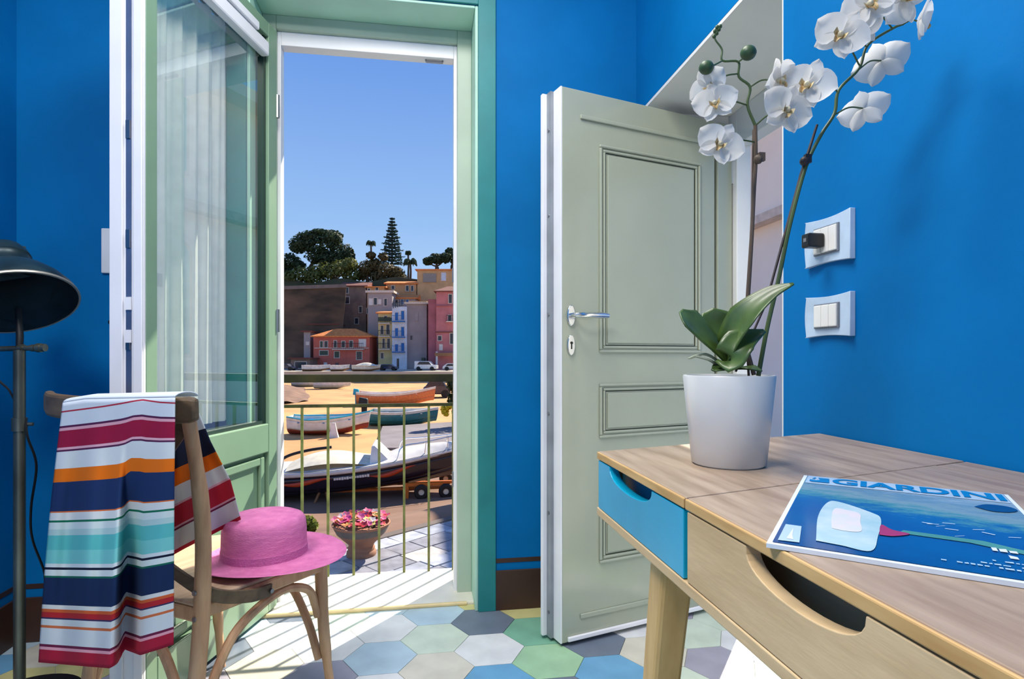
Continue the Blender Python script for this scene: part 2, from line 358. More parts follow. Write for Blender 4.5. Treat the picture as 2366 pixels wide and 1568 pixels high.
# white free edge with lock strip
L1(W1 - .01, W1, 0, T1 + .012, Z0, Z1).build('edge_strip', M_lav, door1, bevel=.002)
L1(W1, W1 + .006, .0, .026, Z0, Z1).build('edge_lip', M_lav, door1, bevel=.002)
L1(W1, W1 + .006, .058, T1 + .012, Z0, Z1).build('edge_lip', M_lav, door1, bevel=.002)
L1(W1, W1 + .002, .034, .050, .7, 2.25).build('lock_strip', mat('brushed steel', (150, 156, 176), .4, .9), door1)
for zz in (1.60, 1.30, 1.02): L1(W1 + .002, W1 + .006, .036, .048, zz, zz + .05).build('latch', MATS['steel'], door1)
for zz in (1.13, 1.04): L1(W1 + .002, W1 + .007, .033, .051, zz, zz + .035).build('lock_plate', M_lav, door1)
hd = MB().tube([(W1 - .05, sg * (T1 + .012), 1.10), (W1 - .05, sg * (T1 + .055), 1.10), (W1 - .16, sg * (T1 + .055), 1.10)], .008, 8).build('handle', mat('dark bronze', (60, 50, 42), .4, .8), door1, smooth=True)
for zz in (.3, 1.1, 1.95): MB().tube([(-.004, sg * .0, zz), (-.004, sg * .0, zz + .09)], .008, 8).build('hinge', MATS['steel'], door1, smooth=True)

# ================================================================ DOOR 2: the open panelled side door
P2 = onZ(1299, 1487, 0.012); d2 = Vector((.959, .284, 0)).normalized()
W2, H2, T2 = .792, 1.935, .05
door2 = thing('door_2', 'open sage green panelled side door with chrome lever handle', None, (P2.x, P2.y, 0), math.atan2(d2.y, d2.x), kind='structure')
# local x along the door from its free edge, local y>0 = away from the camera side
M_d2 = mat('glossy sage door paint', (164, 170, 152), .28, var=.05, scale=3, coat=.6)
M_groove = mat('dark gap', (30, 40, 30), .7)
def L2(x0, x1, y0, y1, z0, z1, mb=None): return (mb or MB()).box(x0, x1, y0, y1, z0, z1)
def u2(px):                                      # photo column -> distance along the door
    lo, hi = 0, 1.2
    for _ in range(40):
        mid = (lo + hi) / 2; p = P2 + d2 * mid; z = p.x * sn + p.y * cs; x = p.x * cs - p.y * sn
        if CX + F * x / z < px: lo = mid
        else: hi = mid
    return lo
def z2(px, py): p = P2 + d2 * u2(px); return EYE - (py - HY) / F * (p.x * sn + p.y * cs)
slot = u2(1655)
L2(.0, slot - .008, 0, T2, .012, H2).build('door_slab', M_d2, door2, bevel=.003)
L2(slot + .008, W2, 0, T2, .012, H2).build('hinge_strip', M_d2, door2, bevel=.003)
L2(slot - .008, slot + .008, .03, T2, .012, H2 - .02).build('shadow_gap', M_groove, door2)
def ring(x0, x1, z0, z1, wd, y0, y1):
    m = MB(); return m.box(x0, x1, y0, y1, z1 - wd, z1).box(x0, x1, y0, y1, z0, z0 + wd).box(x0, x0 + wd, y0, y1, z0 + wd, z1 - wd).box(x1 - wd, x1, y0, y1, z0 + wd, z1 - wd)
bx0, bx1 = u2(1340), slot - .012
m = MB().box(bx0, bx1, -.007, 0, z2(1345, 276), z2(1345, 266)).box(bx0, bx1, -.006, 0, z2(1345, 1428), z2(1345, 1416))
m.build('raised_bead', M_d2, door2, bevel=.003)
px0, px1 = u2(1384), u2(1617)
for ztop, zbot in ((z2(1390, 335), z2(1400, 815)), (z2(1390, 886), z2(1390, 1012)), (z2(1390, 1062), z2(1390, 1300))):
    o = ring(px0, px1, zbot, ztop, .011, -.008, 0).build('panel_moulding', M_d2, door2, bevel=.004)
    ring(px0 + .016, px1 - .016, zbot + .016, ztop - .016, .009, -.006, 0).build('inner_bead', M_d2, o, bevel=.003)
    ring(px0 + .026, px1 - .026, zbot + .026, ztop - .026, .003, -.0008, .001).build('panel_groove', M_groove, o)
    L2(px0 + .034, px1 - .034, -.006, 0, zbot + .034, ztop - .034).build('raised_panel', M_d2, o, bevel=.004)
L2(.02, W2 - .01, -.010, 0, .016, .032).build('drip_rail', M_lav, door2, bevel=.003)
# rebated white edge
L2(-.006, 0, .0, T2, .012, H2).build('edge_strip', M_lav, door2, bevel=.001)
L2(-.018, 0, T2, T2 + .028, .012, H2).build('edge_recess', mat('grey aluminium edge', (150, 156, 164), .45, .4), door2)
L2(-.034, 0, T2 + .028, T2 + .045, .012, H2).build('edge_lip', M_lav, door2, bevel=.002)
L2(.0, W2, T2, T2 + .040, .012, H2).build('back_slab', M_d2, door2)
for k, zz in enumerate((.10, .45, .80, 1.15, 1.5, 1.8)): MB().tube([(-.018, T2 + .014, zz), (-.021, T2 + .014, zz)], .006, 8).build('edge_screw', MATS['steel'], door2)
# lever handle
M_chrome = mat('satin chrome', (225, 228, 232), .16, 1.0, var=.02)
hu = u2(1318); hz = z2(1318, 729)
m = MB(); n = 24
def oval(cx, cz, a, b, y0, y1): return MB().prism([(cx + a * math.cos(2 * PI * k / n), cz + b * (math.sin(2 * PI * k / n))) for k in range(n)], lambda x, z: (x, y1, z), lambda x, z: (x, y0, z))
hp = oval(hu, hz, .016, .037, -.009, 0).build('handle_rose', M_chrome, door2, smooth=True, bevel=.003)
MB().tube([(hu, -.008, hz), (hu, -.045, hz), (hu + .012, -.052, hz), (hu + .05, -.053, hz + .001), (hu + .09, -.053, hz + .001), (hu + .122, -.051, hz)], [.009, .009, .009, .009, .0115, .009], 12).build('lever', M_chrome, door2, smooth=True)
kp = oval(hu, z2(1318, 797), .015, .036, -.008, 0).build('keyhole_plate', M_chrome, door2, smooth=True, bevel=.002)
MB().box(hu - .002, hu + .002, -.0095, -.008, z2(1318, 797) - .014, z2(1318, 797) + .006).tube([(hu, -.008, z2(1318, 792)), (hu, -.0098, z2(1318, 792))], .005, 10).build('keyhole', M_groove, kp)
for zz in (.25, 1.0, 1.7): MB().tube([(W2 + .004, .005, zz), (W2 + .004, .005, zz + .09)], .008, 8).build('hinge', M_chrome, door2, smooth=True)

# ================================================================ DESK
DZ = .832; XF, XB = .311, WX - .004
M_wood = mat('grey brown desk wood', (186, 164, 142), .33, scale=5, bump=.05, bscale=18, stretch=(9, 1, 9), col2=(150, 126, 104), detail=7)
M_woodL = mat('light oak front', (230, 202, 158), .5, scale=4, bump=.05, bscale=16, stretch=(8, 1.2, 8), col2=(204, 174, 130), detail=7)
M_edge = mat('golden wood edge', (224, 186, 128), .5, scale=8, stretch=(6, 1, 6), col2=(192, 150, 92))
M_leg = mat('oak leg', (232, 194, 132), .5, scale=5, stretch=(8, 8, 1), col2=(208, 166, 104))
M_dblue = mat('turquoise drawer lacquer', (0, 172, 214), .35, var=.08, scale=6)
M_dark = mat('dark drawer inside', (58, 44, 32), .8)
SK = .29                                     # the far end runs slightly askew
def ys(y0, x): return y0 + SK * (x - XF)
YE, YS_, YN = 1.0, .652, -.12
desk = thing('desk', 'wooden desk with one turquoise drawer standing against blue wall', 'desk', (.6, .5, 0))
def D(x, y, z): return (x - .6, y - .5, z)
def board(x0, x1, ya, yc, z0, z1, nm, mt, skew_near=True, bev=.0015):
    yn = (lambda x: ys(yc, x)) if skew_near else (lambda x: yc)
    b = [D(x0, yn(x0), z0), D(x1, yn(x1), z0), D(x1, ys(ya, x1), z0), D(x0, ys(ya, x0), z0)]
    tp = [(a[0], a[1], z1) for a in b]
    return MB().hexa(b, tp).build(nm, mt, desk, bevel=bev)
TT = .013
board(XF + .003, XB, YE, YS_ + .0015, DZ - TT, DZ, 'top_board', M_wood)
board(XF + .003, .790, YS_ - .0015, YN, DZ - TT, DZ, 'lid_board', M_wood, False)
board(.792, XB, YS_ - .0015, YN, DZ - TT, DZ - .0006, 'rear_board', M_wood, False)
board(XF - .001, XF + .003, YE, YS_ + .0015, DZ - TT, DZ - .0004, 'edge_strip', M_edge)
board(XF - .001, XF + .003, YS_ - .0015, YN, DZ - TT, DZ - .0004, 'edge_strip', M_edge, False)
ZT, ZB = DZ - TT - .002, .733
board(XF - .001, XB, YE, YN, ZB - .014, ZB, 'bottom_board', M_woodL, False)
# carcass: far end, back, divider
m = MB().hexa([D(XF + .02, YE + .004, ZB), D(XB, ys(YE, XB) - .014, ZB), D(XB, ys(YE, XB), ZB), D(XF + .02, YE + .008, ZB)], [D(XF + .02, YE + .004, ZT), D(XB, ys(YE, XB) - .014, ZT), D(XB, ys(YE, XB), ZT), D(XF + .02, YE + .008, ZT)])
m.build('end_panel', M_woodL, desk)
MB().box(XB - .012 - .6, XB - .6, YN - .5, ys(YS_, XB) - .5, ZB, ZT).build('back_panel', M_woodL, desk)
MB().box(XF + .016 - .6, XB - .012 - .6, YS_ - .003 - .5, YS_ + .003 - .5, ZB, ZT).build('divider', M_dark, desk)
# drawer fronts with the finger cut-outs, profile in the Y-Z plane
def drawer(ya, yc, na, nb, depth, mt, nm, lab):
    pts = [(ya, ZT), (ya, ZB + .001), (yc, ZB + .001), (yc, ZT)]
    cut = []
    K = 18
    for k in range(K + 1):
        q = PI * k / K; cut.append(((na + nb) / 2 - (na - nb) / 2 * -math.cos(PI - q) * -1 if 0 else (nb + (na - nb) * (1 - math.cos(q)) / 2), ZT - depth * math.sin(q) ** .75))
    poly = pts + cut                      # from yc end back to ya
    o = MB().prism(poly, lambda y, z: D(XF + .016, y, z), lambda y, z: D(XF, y, z)).build(nm, mt, desk, bevel=.001, label=lab)
    return o
def yfr(px): return onX(px, 1200, XF).y
dr = drawer(YE - .006, YS_ + .004, yfr(1408), yfr(1505), .026, M_dblue, 'drawer', 'turquoise drawer front with half-round finger cut-out')
MB().box(XF + .04 - .6, .75 - .6, YS_ + .01 - .5, YE - .02 - .5, ZB + .002, ZT - .012).build('drawer_box', M_dblue, dr)
dr2 = drawer(YS_ - .006, YN + .01, yfr(1722), yfr(2000), .030, M_woodL, 'drawer', 'oak drawer front with wide finger cut-out')
MB().box(XF + .05 - .6, .75 - .6, YN + .02 - .5, YS_ - .012 - .5, ZB + .002, ZT - .020).build('drawer_box', M_woodL, dr2)
# tapered splayed legs
for (tx, ty), (fx, fy) in (((.350, .772), (.338, .895)), ((.82, .93), (.835, 1.06)), ((.36, .02), (.345, -.10)), ((.82, .02), (.835, -.10))):
    a, b = .024, .014
    MB().hexa([D(fx - b, fy - b, 0), D(fx + b, fy - b, 0), D(fx + b, fy + b, 0), D(fx - b, fy + b, 0)], [D(tx - a, ty - a, ZB - .014), D(tx + a, ty - a, ZB - .014), D(tx + a, ty + a, ZB - .014), D(tx - a, ty + a, ZB - .014)]).build('leg', M_leg, desk, bevel=.006)

# ================================================================ MAGAZINE
BL = onZ(1770, 1266, DZ); TL = onZ(1858, 1104, DZ)
mv = (TL - BL); mv.z = 0; MHh = mv.length; ang = math.atan2(mv.y, mv.x) - PI / 2; MW = .218
mag = thing('magazine', 'glossy blue garden magazine lying on the desk', 'magazine', (BL.x, BL.y, DZ), ang)
MT = .0042
M_paper = mat('white paper', (226, 236, 246), .4, var=.02)
def cover(u, v): x = u * MW; return (x, v * MHh, MT + .0006)
MB().box(0, MW, .001, MHh - .001, .0004, MT).build('pages', M_paper, mag)
# printed cover: blue photograph made of noise bands
cm = bpy.data.materials.new('printed blue cover'); cm.use_nodes = True; cn = cm.node_tree; cb = cn.nodes['Principled BSDF']; cb.inputs['Roughness'].default_value = .22; cb.inputs['Coat Weight'].default_value = .4; cb.inputs['Coat Roughness'].default_value = .1
ctc = cn.nodes.new('ShaderNodeTexCoord'); csp = cn.nodes.new('ShaderNodeSeparateXYZ'); cno = cn.nodes.new('ShaderNodeTexNoise'); cno.inputs['Scale'].default_value = 22; cno.inputs['Detail'].default_value = 12; cno.inputs['Roughness'].default_value = .75
cmp_ = cn.nodes.new('ShaderNodeMapping'); cmp_.inputs['Scale'].default_value = (1, 2.2, 1); cn.links.new(ctc.outputs['Object'], cmp_.inputs[0]); cn.links.new(cmp_.outputs[0], cno.inputs[0]); cn.links.new(ctc.outputs['Object'], csp.inputs[0])
ma = cn.nodes.new('ShaderNodeMath'); ma.operation = 'MULTIPLY_ADD'; ma.inputs[1].default_value = 1 / MHh; cn.links.new(csp.outputs['Y'], ma.inputs[0])
mn = cn.nodes.new('ShaderNodeMath'); mn.operation = 'MULTIPLY_ADD'; mn.inputs[1].default_value = .55; mn.inputs[2].default_value = -.275; cn.links.new(cno.outputs[0], mn.inputs[0]); cn.links.new(mn.outputs[0], ma.inputs[2])
mt2 = cn.nodes.new('ShaderNodeMath'); mt2.operation = 'MULTIPLY_ADD'; mt2.inputs[1].default_value = .9; cn.links.new(csp.outputs['X'], mt2.inputs[0]); cn.links.new(ma.outputs[0], mt2.inputs[2])
cr2 = cn.nodes.new('ShaderNodeValToRGB'); ce = cr2.color_ramp.elements; ce[0].position = 0; ce[0].color = lin((8, 62, 124)); ce[1].position = 1; ce[1].color = lin((150, 176, 196))
for p_, c_ in ((.30, (10, 84, 150)), (.46, (16, 78, 150)), (.60, (20, 92, 160)), (.68, (74, 140, 156)), (.78, (132, 160, 172)), (.86, (104, 142, 170))): k_e = ce.new(p_); k_e.color = lin(c_)
cn.links.new(mt2.outputs[0], cr2.inputs[0]); cn.links.new(cr2.outputs[0], cb.inputs['Base Color'])
MB().grid(lambda u, v: cover(.02 + u * .96, .018 + v * .97), 12, 1).build('cover', cm, mag, smooth=True)
def patch(nm, poly, mt, dz=.0004):
    k = [(x, y, cover(x / MW, 0)[2] + dz) for x, y in poly]; MB().add(k, [tuple(range(len(k)))]).build(nm, mt, mag)
M_pale = mat('pale blue print', (190, 216, 240), .25, coat=.4, var=.05); M_mid = mat('grey teal print', (112, 152, 176), .25, coat=.4, scale=40, col2=(150, 178, 188), stretch=(1, 4, 1), detail=8)
M_cy = mat('cyan lettering print', (16, 130, 200), .25, coat=.4, var=.03); M_wht = mat('white print', (236, 242, 246), .25, coat=.4, var=.04); M_dk = mat('deep blue print', (16, 60, 120), .25, coat=.4)
M_grn = mat('green print', (84, 152, 140), .25, coat=.4); M_red = mat('crimson print', (176, 40, 96), .25, coat=.4)
W_, H_ = MW, MHh
def blob(pts): q = [Vector((a * W_, b * H_, 0)) for a, b in pts]; q = bez(q + [q[0]], 6)[:-1]; return [(p.x, p.y) for p in q]
patch('title_band', [(.006, H_ * .835), (W_ - .006, H_ * .835), (W_ - .006, H_ - .006), (.006, H_ - .006)], M_pale)
patch('dark_cloud', blob([(.80, .72), (.86, .775), (.94, .775), (.97, .73), (.93, .69), (.86, .68)]), M_dk, .0007)
patch('white_shape', blob([(.17, .08), (.15, .34), (.17, .53), (.22, .565), (.36, .47), (.40, .40), (.385, .2), (.36, .06), (.26, .07)]), mat('pale aqua print', (168, 206, 218), .25, coat=.4, scale=30, col2=(206, 226, 232), detail=8), .0007)
patch('white_core', blob([(.215, .22), (.205, .34), (.21, .46), (.26, .46), (.315, .43), (.32, .33), (.325, .23), (.27, .21)]), mat('warm white print', (240, 226, 228), .25, coat=.4, scale=60, col2=(222, 228, 238)), .001)
patch('red_shape', blob([(.39, .22), (.40, .33), (.44, .29), (.50, .27), (.44, .225)]), M_red, .0009)
patch('green_stalk', [(W_ * .46, H_ * .27), (W_ * .48, H_ * .305), (W_ * .75, H_ * .30), (W_ * .97, H_ * .22), (W_ * .97, H_ * .19), (W_ * .7, H_ * .265)], M_grn, .0006)
patch('corner_box', [(.008, .012), (.008, H_ * .20), (W_ * .10, H_ * .20), (W_ * .115, .014)], M_pale, .0007)
patch('corner_shape', [(.014, .02), (.016, H_ * .17), (W_ * .08, H_ * .10), (W_ * .09, .02)], M_wht, .001)
random.seed(3)
for k in range(9):
    x = W_ * random.uniform(.55, .9); y = H_ * random.uniform(.30, .44); a = random.uniform(-.6, .9)
    patch('white_stroke', [(x, y), (x + .010 * math.cos(a), y + .010 * math.sin(a)), (x + .010 * math.cos(a) + .001, y + .010 * math.sin(a) + .0016), (x + .001, y + .0016)], M_wht, .001)
def lettering(nm, txt, x, y, size, mt, sx=1.0, bold=.0):
    cu = bpy.data.curves.new(nm, 'FONT'); cu.body = txt; cu.size = size; cu.offset = bold
    o = bpy.data.objects.new(nm, cu); C.objects.link(o); dg = bpy.context.evaluated_depsgraph_get(); me = bpy.data.meshes.new_from_object(o.evaluated_get(dg)); bpy.data.objects.remove(o)
    for v in me.vertices: v.co = Vector((x + v.co.x * sx, y + v.co.y, cover(min(1, max(0, (x + v.co.x * sx) / MW)), 0)[2] + .0011))
    me.materials.clear(); me.materials.append(mt); o = bpy.data.objects.new(nm, me); C.objects.link(o); o.parent = mag; return o
t_ = lettering('title_lettering', 'GIARDINI', W_ * .165, H_ * .862, .049, M_cy, .86, .0016)
mx_ = max(v.co.x for v in t_.data.vertices); mn_ = min(v.co.x for v in t_.data.vertices)
for v in t_.data.vertices: v.co.x = W_ * .165 + (v.co.x - mn_) / (mx_ - mn_) * W_ * .80
for v in t_.data.vertices: v.co.z = cover(v.co.x / MW, 0)[2] + .0011
# emblem in front of the title: a stacked mark
patch('emblem', [(.010, H_ * .87), (.010, H_ * .90), (W_ * .08, H_ * .892), (W_ * .10, H_ * .905), (W_ * .085, H_ * .945), (W_ * .145, H_ * .945), (W_ * .152, H_ * .862), (W_ * .06, H_ * .858)], M_cy, .0011)
patch('emblem', [(.012, H_ * .915), (.014, H_ * .945), (W_ * .075, H_ * .945), (W_ * .07, H_ * .915)], M_cy, .0011)
# small white print at the lower right, too small to read: rows of tiny marks
for r_, (x0, y, n_, hgt) in enumerate(((.76, .215, 7, .011), (.80, .165, 6, .010), (.74, .125, 12, .004), (.70, .095, 13, .004), (.58, .070, 18, .004), (.84, .04, 8, .004))):
    x = W_ * x0
    for k in range(n_):
        wd = random.uniform(.002, .0055)
        if x + wd > W_ - .006: break
        if random.random() < .88: patch('print_mark', [(x, H_ * y), (x + wd, H_ * y), (x + wd, H_ * y + hgt * random.uniform(.6, 1)), (x, H_ * y + hgt * random.uniform(.5, 1))], M_wht if r_ < 2 else M_pale, .001)
        x += wd + .0012

# ================================================================ SWITCH PLATES
def plate(px0, py0, px1, py1, lab, kind):
    a = onX(px0, py0, WX); b = onX(px1, py1, WX); yc = (a.y + b.y) / 2; zc = (a.z + b.z) / 2; hw = abs(a.y - b.y) / 2; hh = abs(a.z - b.z) / 2
    p = thing('switch_plate' if kind else 'power_socket', lab, 'switch' if kind else 'socket', (WX, yc, zc))
    M_pl = mat('pale blue grey plate', (186, 206, 226), .25, var=.08, scale=20, coat=.3); M_key = mat('ivory switch key', (232, 230, 224), .35, var=.02)
    poly = []
    for k in range(13): u = k / 12; poly.append((-hw + 2 * hw * u, hh - .004 * math.sin(PI * u)))
    for k in range(13): u = k / 12; poly.append((hw + .004 * math.sin(PI * u) - .004, hh - .003 - (2 * hh - .006) * u))
    for k in range(13): u = k / 12; poly.append((hw - 2 * hw * u, -hh + .004 * math.sin(PI * u)))
    MB().prism(poly, lambda y, z: (0, y, z), lambda y, z: (-.009 - .004 * (y / hw) ** 2, y, z)).build('cover_plate', M_pl, p, smooth=True, bevel=.002)
    iw, ih = hw * .50, hh * .52
    MB().box(-.014, -.008, -iw - .003, iw + .003, -ih - .003, ih + .003).build('inner_frame', mat('grey recess', (120, 128, 140), .5), p, bevel=.001)
    for k in range(3):
        y0 = -iw + 2 * iw * k / 3
        MB().box(-.0175, -.012, y0 + .0006, y0 + 2 * iw / 3 - .0006, -ih, ih).build('rocker' if kind else 'socket_module', M_key, p, bevel=.002)
    if not kind:
        q = MB().box(-.055, -.0175, -.004, .024, -.016, .014).build('plug', mat('black plastic', (18, 18, 20), .35), p, bevel=.004)
        MB().box(-.0562, -.055, .005, .014, -.004, .004).build('plug_mark', mat('grey plastic', (120, 120, 125), .4), q)
    return p
plate(1870, 516, 1977, 597, 'pale blue socket plate with a black plug above the switch plate', 0)
plate(1871, 688, 1977, 776, 'pale blue switch plate with three ivory rockers below the socket', 1)
# plate on the front wall, half hidden by the glazed door
a = onY(237, 528, WY); b = onY(262, 632, WY)
wp = thing('switch_plate', 'narrow white wall plate beside the glazed door edge', 'switch', ((a.x + b.x) / 2 + .05, WY, (a.z + b.z) / 2))
hx = (b.x - a.x) / 2 + .05; hz_ = (a.z - b.z) / 2
MB().box(-hx, hx, -.012, 0, -hz_, hz_).build('cover_plate', M_lav, wp, bevel=.004)
MB().box(-hx * .5, hx * .5, -.015, -.012, -hz_ * .6, hz_ * .6).build('rocker', M_white, wp, bevel=.002)

# ================================================================ ORCHID
PB = onZ(1683, 1086, DZ); dv = Vector((PB.x, PB.y, 0)).normalized(); pr = .056
PC = Vector((PB.x, PB.y, DZ)) + dv * pr; PD = PC.x * sn + PC.y * cs
orch = thing('potted_orchid', 'white moth orchid in a tapered white ceramic pot on the desk', 'plant', PC)
def pl(px, py, dd=0.0): return at(px, py, PD + dd) - PC
ph = pl(1686, 866).z; r1 = (1788 - 1585) / 2 / F * PD
M_pot = mat('white glazed ceramic', (222, 222, 218), .28, var=.03, coat=.25)
MB().lathe([(.0001, .002), (pr - .006, .002), (pr - .004, 0), (pr, .003), (r1, ph - .002), (r1 - .001, ph), (r1 - .005, ph), (r1 - .007, ph - .004), (r1 - .010, ph - .016), (.0001, ph - .016)], 48).build('pot', M_pot, orch, smooth=True, ang=50)
MB().lathe([(r1 - .0102, ph - .0135), (r1 * .5, ph - .008), (.0001, ph - .006)], 24).build('bark_soil', mat('bark soil', (70, 52, 38), .9, bump=.6, bscale=120), orch, smooth=True)
M_stem = mat('green stem', (74, 96, 52), .5, var=.2); M_stemd = mat('brown stem', (104, 86, 70), .55, var=.2); M_stake = mat('dark stake', (56, 44, 46), .55); M_leafm = mat('orchid leaf', (72, 98, 44), .38, var=.25, scale=25, coat=.15)
def leafblade(pts, widths, up, cup=.25, nm='leaf'):
    cv = bez(pts, 6); N = len(cv)
    ws = []
    for i in range(N):
        u = i / (N - 1) * (len(widths) - 1); k = min(int(u), len(widths) - 2); ws.append(widths[k] + (widths[k + 1] - widths[k]) * (u - k))
    m = MB(); vs = []; fs = []; K = 8
    for i, p in enumerate(cv):
        t = (cv[min(i + 1, N - 1)] - cv[max(i - 1, 0)]).normalized(); uu = Vector(up); a = t.cross(uu).normalized(); b = a.cross(t)
        for k in range(K + 1):
            x = -1 + 2 * k / K; vs.append(p + a * (x * ws[i]) + b * (cup * ws[i] * x * x))
    for i in range(N - 1):
        for k in range(K): fs.append((i * (K + 1) + k, i * (K + 1) + k + 1, (i + 1) * (K + 1) + k + 1, (i + 1) * (K + 1) + k))
    m.add(vs, fs); return m.build(nm, M_leafm, orch, smooth=True, ang=180, thick=.0022)
leafblade([pl(1690, 848), pl(1664, 812, -.01), pl(1622, 768, -.02), pl(1592, 738, -.022), pl(1572, 718, -.02)], [.006, .018, .026, .027, .006], (.30, -.75, .55), .15)
leafblade([pl(1695, 846, .01), pl(1678, 800, .012), pl(1655, 752, .016), pl(1634, 718, .02)], [.006, .024, .036, .010], (-.2, -.95, .1), .15)
leafblade([pl(1692, 848), pl(1684, 805, -.03), pl(1722, 735, -.05), pl(1780, 682, -.06), pl(1834, 655, -.07)], [.008, .024, .029, .016, .002], (-.75, -.35, .55), .32)
leafblade([pl(1692, 850), pl(1690, 828, -.05), pl(1712, 792, -.055), pl(1766, 764, -.05)], [.008, .024, .024, .003], (-.45, -.7, .55), .32)
leafblade([pl(1700, 852), pl(1735, 852, -.02), pl(1760, 858, -.03)], [.008, .014, .003], (0, -.3, 1), .2)
leafblade([pl(1690, 852), pl(1665, 852, -.03), pl(1648, 856, -.04)], [.008, .014, .004], (0, -.3, 1), .2)
for pts in ([pl(1668, 840), pl(1630, 818, -.02), pl(1590, 828, -.02)], [pl(1660, 846), pl(1640, 832, -.03), pl(1605, 822, -.03)]):
    MB().tube(bez(pts, 6), [.0025] * 7 + [.002] * 5 + [.001], 6).build('aerial_root', mat('pale root', (170, 176, 150), .6), orch, smooth=True)
# stems and stakes
sA = [pl(1742, 866), pl(1722, 780, .01), pl(1728, 690, .01), pl(1736, 560), pl(1742, 440), pl(1746, 370), pl(1745, 290)]
sA2 = [pl(1745, 290), pl(1727, 243), pl(1733, 201), pl(1707, 177), pl(1706, 143), pl(1669, 140), pl(1668, 114), pl(1652, 90), pl(1657, 76)]
sB = [pl(1752, 868), pl(1772, 760), pl(1800, 640), pl(1825, 520), pl(1862, 385), pl(1898, 310), pl(1928, 262), pl(1938, 208), pl(1985, 158), pl(2005, 104), pl(2062, 66), pl(2085, 56), pl(2110, 42)]
def stem(pts, r0, r1_, mt, nm='stem'):
    c_ = bez(pts, 5); N = len(c_); return MB().tube(c_, [r0 + (r1_ - r0) * i / (N - 1) for i in range(N)], 8).build(nm, mt, orch, smooth=True)
st1 = stem(sA, .0034, .003, M_stemd); st1b = stem(sA2, .0024, .0012, M_stem); st2 = stem(sB, .0036, .0016, M_stem)
MB().tube([pl(1730, 868, .01), pl(1722, 740, .012), pl(1738, 500, .006), pl(1741, 300, .004)], .0022, 6).build('support_stake', M_stemd, orch, smooth=True)
MB().tube([pl(1700, 858), pl(1770, 700, .01), pl(1852, 400, .004), pl(1888, 288, .0)], [.002, .002, .003, .0022], 6).build('support_stake', M_stake, orch, smooth=True)
for x, y, c2 in ((1752, 368, M_stemd), (1859, 372, M_stake)):
    MB().ball(pl(x, y, -.004), .0075, 8, 6).box(*(lambda q: (q.x - .004, q.x + .006, q.y - .003, q.y + .003, q.z - .004, q.z + .009))(pl(x + 6, y - 2, -.006))).build('stem_clip', c2, orch, smooth=True)
m = MB()
for k, (x, y) in enumerate(((1650, 84), (1656, 77), (1652, 72), (1661, 68), (1657, 63), (1664, 61))): m.ball(pl(x, y), .0034, 6, 5)
m.build('tip_buds', M_stem, orch, smooth=True)
M_bud = mat('green bud', (62, 92, 56), .45, var=.25, scale=40)
for x, y, r, px, py in ((1729, 122, .0115, 1706, 143), (1632, 156, .0108, 1669, 140)):
    b = MB().ball(pl(x, y, -.035), r, 12, 9, (1.05, 1, .95)).build('bud', M_bud, orch, smooth=True)
    MB().tube([pl(px, py), pl((x + px) / 2, (y + py) / 2 + 2, -.02), pl(x, y, -.035)], .0014, 6).build('pedicel', M_stem, b, smooth=True)
M_pet = thin_mat('white orchid petal', (238, 236, 232), .35); M_lip = mat('yellow orchid lip', (216, 200, 150), .5, scale=160, col2=(170, 120, 60)); M_lipw = thin_mat('cream orchid lip', (232, 224, 196), .3)
def petal_mesh(nm, L, Wd, cup, shape, n=7):
    m = MB()
    def fn(u, v):
        x = (u * 2 - 1); wv = Wd * (math.sin(PI * min(1, v ** shape * .97 + .03)) ** .6) * .5 * (1.0 if v > .05 else .6)
        return (x * wv, v * L, cup * (x * x * .5 * Wd - .6 * v * (1 - v) * L * .6) + .18 * L * v * v * cup)
    m.grid(fn, 8, n); return m.mesh(nm, M_pet, True, 180)
PM_side = petal_mesh('petal', .040, .047, .35, .75); PM_sep = petal_mesh('sepal', .036, .026, .25, .9); PM_low = petal_mesh('sepal', .035, .025, .3, .9)
def mesh_lip():
    m = MB(); m.grid(lambda u, v: ((u * 2 - 1) * .006 * (1 - .6 * v), -.002 - v * .011, .004 + .008 * math.sin(v * 2.2) + .004 * abs(u * 2 - 1)), 6, 6)
    m.grid(lambda u, v: (.003 + v * .006, -.002 + (u * 2 - 1) * .004 + .003 * v, .005 + v * .006), 3, 4); m.grid(lambda u, v: (-.003 - v * .006, -.002 + (u * 2 - 1) * .004 + .003 * v, .006 + v * .008), 3, 4)
    return m.mesh('lip', M_lip, True, 180)
def mesh_col(): m = MB(); m.ball((0, 0, .006), .0048, 8, 6, (1, 1, 1.6)); return m.mesh('flower', M_lipw, True, 180)
ML, MC = mesh_lip(), mesh_col()
